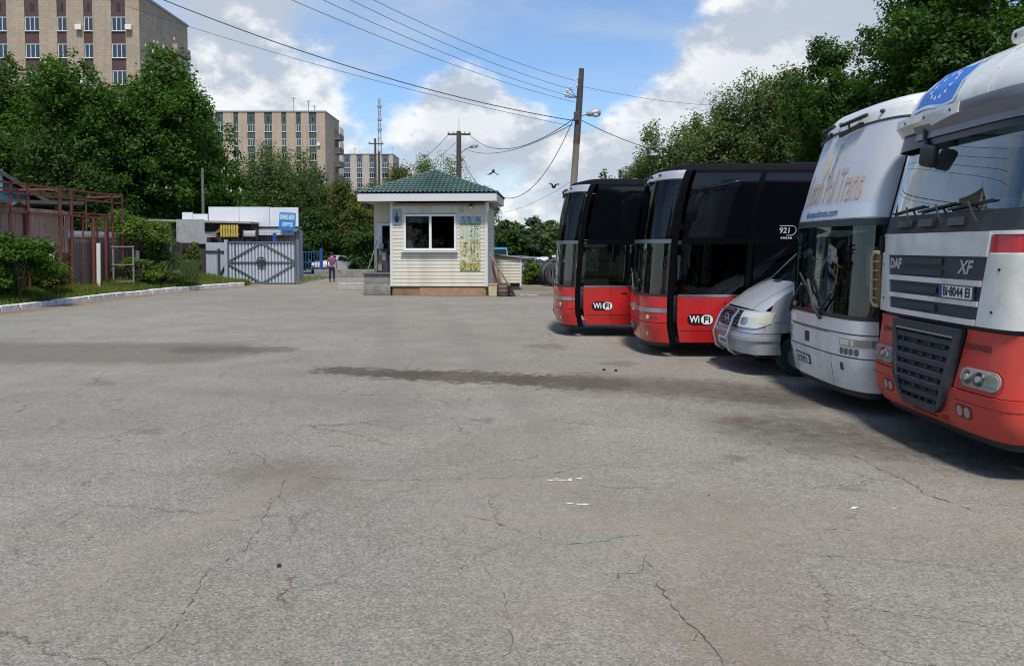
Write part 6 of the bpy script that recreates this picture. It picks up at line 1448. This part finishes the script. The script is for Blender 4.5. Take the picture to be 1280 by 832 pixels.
# --- bushes on the verge
def bush(name, label, X, Y, z0, half, hgt, kind, n, leaf, seed, ry=None):
    rng = np.random.default_rng(seed); B = empty(name, (X, Y, z0)); tag(B, label, 'bush')
    P, N, cs = crown_points(rng, n, half, ry or half, hgt * .55, 16, .6, sub=14, spill=.12)
    P[:, 2] = np.maximum(P[:, 2] + hgt * .48, .02 + rng.random(len(P)) * .2); link_mesh('foliage', leaf_mesh('foliage', P, N, leaf, LEAF[kind], rng), B)
    b = MB()
    for k in range(7): b.tube([(0, 0, -.05), (rng.uniform(-.4, .4) * half, rng.uniform(-.3, .3) * half, hgt * .5), (rng.uniform(-.7, .7) * half, rng.uniform(-.4, .4) * half, hgt * .85)], [.035, .025, .01], 5)
    b.build('stems', BARK, B); return B
def pbush(label, px, pt_, pb, hw, Y, kind, n, leaf, seed):
    t = at_depth(px, pt_, Y); z0 = at_depth(px, pb, Y).z - .1
    return bush('bush', label, t.x, Y, z0, hw / FPX * Y, t.z - z0, kind, n, leaf, seed)
pbush('dark leafy lilac bush before the board fence', 22, 300, 366, 44, 26.6, 'chestnut', 9000, .12, 60)
pbush('bright yellow green bush overgrowing the trellis', 172, 266, 328, 38, 37.0, 'bright', 12000, .13, 61)
pbush('small bright bush climbing the corner of the red frame', 143, 272, 330, 15, 36.2, 'bright', 4000, .12, 62)
pbush('low bush of broad leaves at the trellis foot', 170, 325, 350, 26, 35.0, 'bright', 3500, .12, 63)
pbush('narrow green creeper bush beside the wicket gate', 240, 305, 350, 9, 42.0, 'bright', 2500, .12, 64)
pbush('weedy green shrub between the bin shed and the big tyre', 668, 325, 360, 15, 42.5, 'bright', 4500, .12, 65)
pbush('tangled weeds against the board fence', 62, 318, 360, 20, 29.0, 'olive', 3500, .11, 66)
pbush('grey green weeds below the bright bush', 215, 322, 350, 30, 37.2, 'dull', 4500, .10, 67)
# --- grass
def grass(name, label, pts, hmin, hmax, wd, m, seed, bend=.35):
    rng = np.random.default_rng(seed); pts = np.array(pts); n = len(pts); a = rng.uniform(0, 6.283, n); h = rng.uniform(hmin, hmax, n)
    d_ = np.stack([np.cos(a), np.sin(a), np.zeros(n)], 1); pr = np.stack([-np.sin(a), np.cos(a), np.zeros(n)], 1); w_ = (wd * rng.uniform(.6, 1.4, n))[:, None]
    top = pts + d_ * (h * bend * rng.uniform(.2, 1.4, n))[:, None] + np.array([0, 0, 1]) * h[:, None]; mid = pts + (top - pts) * .5 + np.array([0, 0, .12]) * h[:, None]
    v = np.stack([pts - pr * w_, pts + pr * w_, mid + pr * w_ * .8, top, mid - pr * w_ * .8], 1).reshape(-1, 3)
    me = bpy.data.meshes.new(name); me.from_pydata(v.tolist(), [], [(5 * i, 5 * i + 1, 5 * i + 2, 5 * i + 3, 5 * i + 4) for i in range(n)]); me.materials.append(m)
    o = link_mesh(name, me); tag(o, label, 'grass', kind='stuff'); return o
GR1 = leaf_mat('grass_blade', (.085, .135, .025), (.24, .28, .07), .38); GR2 = leaf_mat('dry_grass_blade', (.13, .115, .045), (.24, .20, .085), .3)
rng = np.random.default_rng(5); pts = []
while len(pts) < 26000:
    y = rng.uniform(22, 43); x = kerb_x(y) - .22 - abs(rng.normal(0, 1.0)) - .05
    f = math.sin(x * 1.7 + y * .9) + math.sin(y * 2.3 - x) * .6
    if y < 29 and x > kerb_x(y) - .9 and rng.random() < .8: continue
    if f < -.7 and rng.random() < .75: continue
    if x < -19.2: continue
    pts.append((x, y, bank_z(x, y) * (1 if y < 41 else max(0, 1 - (y - 41) / 2.4)) - .01))
grass('verge_grass', 'green grass and weeds on the bank behind the kerb', pts, .08, .34, .009, GR1, 1)
grass('dry_grass', 'dry straw coloured grass along the kerb', [(kerb_x(y) - .22 - abs(rng.normal(0, .35)), y, bank_z(kerb_x(y) - .4, y) - .03) for y in rng.uniform(22, 41, 3500)], .05, .16, .006, GR2, 2)
tl_ = [(at_depth(px, 335, Y).x, Y, .42) for px, Y in zip(rng.uniform(183, 245, 3500), rng.uniform(36.5, 40, 3500))]
grass('tall_weeds', 'tall feathery weeds below the green bush', tl_, .4, 1.15, .010, leaf_mat('weed_blade', (.06, .10, .035), (.14, .18, .07), .3), 3, .2)
grass('far_grass', 'rough grass on the open ground behind the kiosk and coaches', [(x, y, -.05) for x, y in zip(rng.uniform(-.5, 7, 9000), rng.uniform(42.2, 50, 9000))], .1, .4, .010, GR1, 4)
grass('edge_grass', 'short grass strip beside the yard gate', [(x, y, -.02) for x, y in zip(rng.uniform(-15.6, -12.2, 2500), rng.uniform(44.2, 54, 2500))], .06, .2, .010, GR1, 6)

# --- added trees out of view behind the camera, giving coach and kiosk windows dark reflections
for i, (x, y, sc) in enumerate(((-14, -26, 1.0), (-4, -30, .9), (6, -27, 1.05), (17, -31, .95), (28, -26, 1.0), (-26, -31, .95), (40, -30, 1.0))):
    o = copy_tree(CH); o.location = (x, y, 0); o.scale = (sc, sc, sc * .85); o.rotation_euler = (0, 0, i * 1.9)
    tag(o, 'added chestnut tree out of view, placed to be mirrored in the coach windows', 'tree', 'added reflection trees')
# ================================================================ PERSON, CARS, BIRDS, TYRE
def skin_mesh(name, chains, m, sub=2):
    vs, es, rs = [], [], []
    index = {}
    for ch in chains:
        prev = None
        for (p, r) in ch:
            key = tuple(round(c, 4) for c in p)
            if key not in index: index[key] = len(vs); vs.append(p); rs.append(r)
            i = index[key]
            if prev is not None and prev != i: es.append((prev, i))
            prev = i
    me = bpy.data.meshes.new(name); me.from_pydata(vs, es, []); o = bpy.data.objects.new(name, me); C.objects.link(o)
    o.modifiers.new('s', 'SKIN'); 
    if not me.skin_vertices: 
        bm = bmesh.new(); bm.from_mesh(me); bm.verts.layers.skin.verify(); bm.to_mesh(me); bm.free()
    for i, r in enumerate(rs):
        d_ = me.skin_vertices[0].data[i]; d_.radius = r if hasattr(r, '__len__') else (r, r); d_.use_root = (i == 0)
    s_ = o.modifiers.new('u', 'SUBSURF'); s_.levels = sub; s_.render_levels = sub
    dg = bpy.context.evaluated_depsgraph_get(); out = bpy.data.meshes.new_from_object(o.evaluated_get(dg)); out.name = name
    bpy.data.objects.remove(o); out.materials.clear(); out.materials.append(m); out.shade_smooth(); return out
PE = empty('person', (-10.9, 46.0, 0), R(8)); tag(PE, 'person in purple shirt and navy trousers standing with back turned', 'person')
SK = mat('skin', (.45, .27, .19), .6)
def limb(sg):   # arms hang slightly bent, person faces +y
    sh_, el_, wr = (sg * .19, 0, 1.42), (sg * .27, -.02, 1.14), (sg * .25, .12, .92)
    arm = [((0, 0, 1.38), .09), (sh_, .062), (el_, .046), (wr, .030), ((sg * .25, .16, .86), .034)]
    fingers = [[((sg * .25, .16, .86), .034), ((sg * (.235 + .012 * k), .19 + .004 * k, .82), .010), ((sg * (.235 + .012 * k), .20, .775 + .012 * abs(k - 1.5)), .008)] for k in range(4)] + [[((sg * .25, .16, .86), .034), ((sg * .215, .19, .85), .010), ((sg * .205, .21, .82), .009)]]
    leg = [((0, 0, .95), .12), (((sg * .10), 0, .86), .085), (((sg * .11), .01, .48), .055), (((sg * .12), 0, .09), .038), (((sg * .125), .10, .04), .035), (((sg * .13), .17, .03), .028)]
    return [arm] + fingers + [leg]
torso = [((0, 0, .95), .12), ((0, .01, 1.15), (.13, .10)), ((0, 0, 1.38), .09), ((0, 0, 1.50), .052), ((0, .015, 1.58), .075), ((0, .02, 1.65), (.078, .09)), ((0, .01, 1.72), .05)]
nose = [((0, .02, 1.65), (.078, .09)), ((0, .115, 1.63), .014)]
link_mesh('body', skin_mesh('body', [torso] + limb(1) + limb(-1) + [nose], SK), PE)
link_mesh('shirt', skin_mesh('shirt', [[((0, 0, .92), (.165, .125)), ((0, .01, 1.12), (.165, .125)), ((0, 0, 1.36), (.15, .11)), ((0, 0, 1.46), .07)]] + [[((0, 0, 1.36), (.15, .11)), ((sg * .19, 0, 1.41), .080), ((sg * .265, -.02, 1.16), .066)] for sg in (1, -1)], mat('purple_shirt', (.20, .055, .15), .85, var=.3, vscale=9)), PE)
link_mesh('trousers', skin_mesh('trousers', [[((0, 0, .98), (.15, .115)), ((0, 0, .88), (.15, .12))]] + [[((0, 0, .88), (.15, .12)), ((sg * .10, 0, .80), .098), ((sg * .11, .01, .48), .078), ((sg * .12, 0, .10), .066)] for sg in (1, -1)], mat('navy_trousers', (.012, .016, .045), .85)), PE)
for sg in (1, -1):
    b = MB(); b.rbox(sg * .125 - .045, sg * .125 + .045, -.06, .21, 0, .085, .03); b.build('shoe', BLK, PE, smooth=50)
b = MB(); b.sphere((0, -.005, 1.685), (.092, .105, .095), 14, 10); b.v = [p for p in b.v]; b.build('hair', mat('dark_hair', (.035, .015, .012), .8), PE, smooth=60)
for sg in (1, -1): b = MB(); b.sphere((sg * .085, .01, 1.635), (.012, .022, .032), 8, 6); b.build('ear', SK, PE)

def car(label, loc, rz, paint, kind='car', cat='car'):
    A = empty(kind, loc, rz); tag(A, label, cat)
    van = kind == 'van'
    L, Wd, Hh = (4.9, 1.9, 2.1) if van else (4.2, 1.7, 1.45)
    prof = [(-L / 2, .45), (-L / 2 + .03, .78), (-L / 2 + .25, .90), (-L / 2 + .95, 1.0)] + ([(-L / 2 + 1.5, Hh * .92), (-L / 2 + 1.8, Hh), (L / 2 - .1, Hh), (L / 2, Hh * .9), (L / 2, .45)] if van else [(-L / 2 + 1.6, Hh * .96), (-L / 2 + 2.0, Hh), (L / 2 - 1.2, Hh * .98), (L / 2 - .45, 1.02), (L / 2 - .03, .95), (L / 2, .45)])
    prof += [(L / 2 - .05, .28), (-L / 2 + .05, .28)]
    b = MB(); rows = 7; n = len(prof); vs = []
    for j in range(rows):
        t = -1 + 2 * j / (rows - 1); e = 1 - .06 * abs(t) ** 4
        for x, zz in prof: tuck = 1 - (.16 * max(0, (zz - 1.0) / (Hh - 1.0)) if zz > 1 else 0); vs.append((x * e, t * Wd / 2 * tuck, zz - (.04 * abs(t) ** 3 if zz > 1.2 else 0)))
    fs = [(j * n + i, j * n + (i + 1) % n, (j + 1) * n + (i + 1) % n, (j + 1) * n + i) for j in range(rows - 1) for i in range(n)] + [tuple(range(n)), tuple((rows - 1) * n + i for i in range(n))]
    b.add(vs, fs); b.build('body', paint, A, smooth=50)
    a, c_ = prof[3], prof[4]
    b = MB(); b.add([(a[0] + .04, -Wd / 2 * .90, a[1] + .06), (a[0] + .04, Wd / 2 * .90, a[1] + .06), (c_[0] - .03, Wd / 2 * .78, c_[1] - .04), (c_[0] - .03, -Wd / 2 * .78, c_[1] - .04)], [(0, 1, 2, 3)]); b.v = [(p[0] - .02, p[1], p[2] + .015) for p in b.v]; b.build('windscreen', BLKGL, A)
    for sg in (1, -1):
        for x0, x1 in (((-.55, .1), (.16, .95)) if not van else ((-.9, -.1), (0, 1.0))):
            b = MB(); yb, yt = sg * (Wd / 2 * .985 + .0), sg * (Wd / 2 * .87); zt = Hh - .12
            b.add([(x0 - (.25 if x0 < -.4 else 0), yb, 1.0), (x1, yb, 1.0), (x1, yt, zt), (x0, yt, zt)], [(0, 1, 2, 3)]); b.build('side_window', BLKGL, A)
        for x in (-L / 2 + .78, L / 2 - .8): wheel(A, x, sg * (Wd / 2 - .10), .31, .19)
        b = MB(); b.rbox(-L / 2 - .015, -L / 2 + .1, sg * .62 - .16, sg * .62 + .16, .60, .76, .03); b.build('headlight', mat('car_lamp', (.7, .7, .7), .15), A)
        b = MB(); b.rbox(L / 2 - .1, L / 2 + .012, sg * .66 - .12, sg * .66 + .12, .68, .88, .03); b.build('tail_lamp', mat('tail_red', (.35, .02, .02), .2), A)
    b = MB(); b.rbox(-L / 2 - .05, -L / 2 + .12, -Wd / 2 * .95, Wd / 2 * .95, .32, .52, .05); b.rbox(L / 2 - .1, L / 2 + .05, -Wd / 2 * .95, Wd / 2 * .95, .32, .52, .05); b.build('bumper', DKG, A, smooth=40)
    if not van:
        p, q = prof[6], prof[7]; b = MB(); b.add([(p[0] + .06, -Wd / 2 * .76, p[1] - .03), (p[0] + .06, Wd / 2 * .76, p[1] - .03), (q[0] - .02, Wd / 2 * .86, q[1] + .06), (q[0] - .02, -Wd / 2 * .86, q[1] + .06)], [(0, 1, 2, 3)]); b.v = [(x + .02, y, zz + .02) for x, y, zz in b.v]; b.build('rear_window', BLKGL, A)
    return A
cw = mat('car_white', (.62, .62, .62), .3, coat=.5); cg = mat('car_grey', (.30, .31, .33), .3, .4, coat=.5); ct = mat('van_turquoise', (.01, .22, .30), .4, coat=.3); cb = mat('car_navy', (.03, .05, .10), .3, coat=.5)
def park(px, py, Y): p = at_depth(px, py, Y); return (p.x, Y, -.05)
car('white car parked behind the walking person', (at_depth(416, 335, 62).x, 62, -.004), R(75), cw)
car('turquoise van parked behind the kiosk corner', park(625, 312, 80), R(86), ct, 'van', 'van')
car('dark blue car parked between the turquoise van and the weedy shrub', park(646, 320, 62), R(100), cb)
car('pale grey car parked behind the weedy shrub', park(662, 322, 54), R(65), cg)
car('white van parked behind the big black tyre', park(681, 312, 84), R(75), cw, 'van', 'van')
car('grey car parked beside the white van, behind the farthest coach', park(704, 318, 60), R(95), cg)
# stack of big worn tyres beside the coaches
for i, (px, Y, z0, rr, tilt, lab) in enumerate(((693, 41.0, 0, .60, 78, 'big black truck tyre standing on edge near the farthest coach'), (686, 42.2, .0, .66, 84, 'larger grey tyre standing behind the big black one'))):
    q = at_depth(px, 340, Y); Mt = Matrix.Translation((0, 0, rr + z0 - .05)) @ Matrix.Rotation(R(20 + 25 * i), 4, 'Z') @ Matrix.Rotation(R(tilt), 4, 'X')
    TY = empty('tyre', (q.x, Y, 0)); tag(TY, lab, 'tyre')
    b = MB(); b.lathe([(rr * .55, -.17), (rr * .85, -.19), (rr * .97, -.14), (rr, -.08), (rr, .08), (rr * .97, .14), (rr * .85, .19), (rr * .55, .17), (rr * .5, 0), (rr * .55, -.17)], 36, Mt, cap=False); b.build('tread', RUB if i == 0 else mat('grey_rubber', (.06, .062, .062), .85), TY, smooth=40)
    b = MB()
    for k in range(30):
        a = 2 * math.pi * k / 30; b.box(-.03, .03, -.012, .012, -.12, .12, M=Mt @ Matrix.Rotation(a, 4, 'Z') @ Matrix.Translation((rr, 0, 0)))
    tag(b.build('lugs', RUB, TY), kind='stuff')
TP = empty('tarpaulin_heap', (at_depth(693, 330, 44.5).x, 44.5, -.03)); tag(TP, 'dark covered heap with pale rags behind the tyres', 'heap')
b = MB(); b.grid(lambda u, v: (1.3 * (u - .5) * 2 * 1.0, (v - .5) * 1.6, max(0, (1.45 + .15 * math.sin(u * 9 + v * 4) + .1 * math.sin(u * 23)) * (1 - abs(2 * u - 1) ** 3) * (1 - abs(2 * v - 1) ** 3))), 26, 16); b.build('cover', mat('dark_tarp', (.035, .038, .038), .7, var=.4, vscale=4), TP, smooth=60)
for i, (x, zz, s_) in enumerate(((-.7, 1.5, .3), (.1, 1.62, .22), (.55, 1.4, .26))):
    b = MB(); b.grid(lambda u, v: (x + (u - .5) * s_ * 2.2, -.35 + (v - .5) * s_, zz + .05 * math.sin(u * 8 + v * 5) - .5 * (v < .3) * .2), 8, 6); b.build('rag', mat('pale_rag', (.5, .49, .52), .8), TP, smooth=60)
# low grey wall behind the porch
b = MB(); b.rbox(-3.5, 3.5, 0, .25, 0, .55, .02); o = b.build('low_wall', CONC, loc=(-10.2, 52.6, -.004)); tag(o, 'low grey concrete wall at the edge of the far road', 'wall')
b = MB(); b.rbox(-1.2, 1.0, 0, .2, 0, .34, .02); o = b.build('concrete_block', mat('pale_concrete', (.38, .37, .35), .9, var=.2), loc=(-7.4, 37.5, 0)); tag(o, 'pale concrete block lying left of the kiosk porch', 'block')
# birds
BRD = mat('crow_black', (.012, .012, .014), .6)
def bird(label, p, span, rz, flap, bank):
    B = empty('crow', p, rz); tag(B, label, 'bird'); B.rotation_euler = (R(bank), 0, rz)
    b = MB(); b.tube([(0, -.24 * span, -.02), (0, -.12 * span, 0), (0, .05 * span, 0), (0, .16 * span, .02), (0, .22 * span, .02), (0, .29 * span, .0)], [.012, .07 * span, .095 * span, .06 * span, .05 * span, .006], 10); b.build('body', BRD, B, smooth=60)
    b = MB(); b.add([(-.02, -.15 * span, 0), (.02, -.15 * span, 0), (.08 * span, -.38 * span, 0), (0, -.41 * span, 0), (-.08 * span, -.38 * span, 0), (0, -.15 * span, .02)], [(0, 1, 2, 3, 4), (0, 1, 5)]); b.build('tail', BRD, B)
    for sg in (1, -1):
        pts = [(.03, .10, 0), (.20, .16, flap * .75), (.38, .06, flap), (.52, -.06, flap * .55), (.42, -.10, flap * .65), (.30, -.14, flap * .8), (.15, -.14, flap * .6), (.03, -.12, 0)]
        b = MB(); b.add([(sg * x * span, y * span, zz * span) for x, y, zz in pts] + [(sg * x * span, y * span, zz * span - .012) for x, y, zz in pts], [(0, 1, 6, 7), (1, 2, 5, 6), (2, 3, 4, 5), (8, 9, 14, 15), (9, 10, 13, 14), (10, 11, 12, 13)]); b.build('wing', BRD, B)
    return B
bird('crow gliding with wings arched down above the kiosk roof', at_depth(617, 214, 38), .75, R(12), -.26, 25)
bird('crow flapping with wings raised left of the farthest coach', at_depth(692, 234, 34), .62, R(-150), .30, -10)
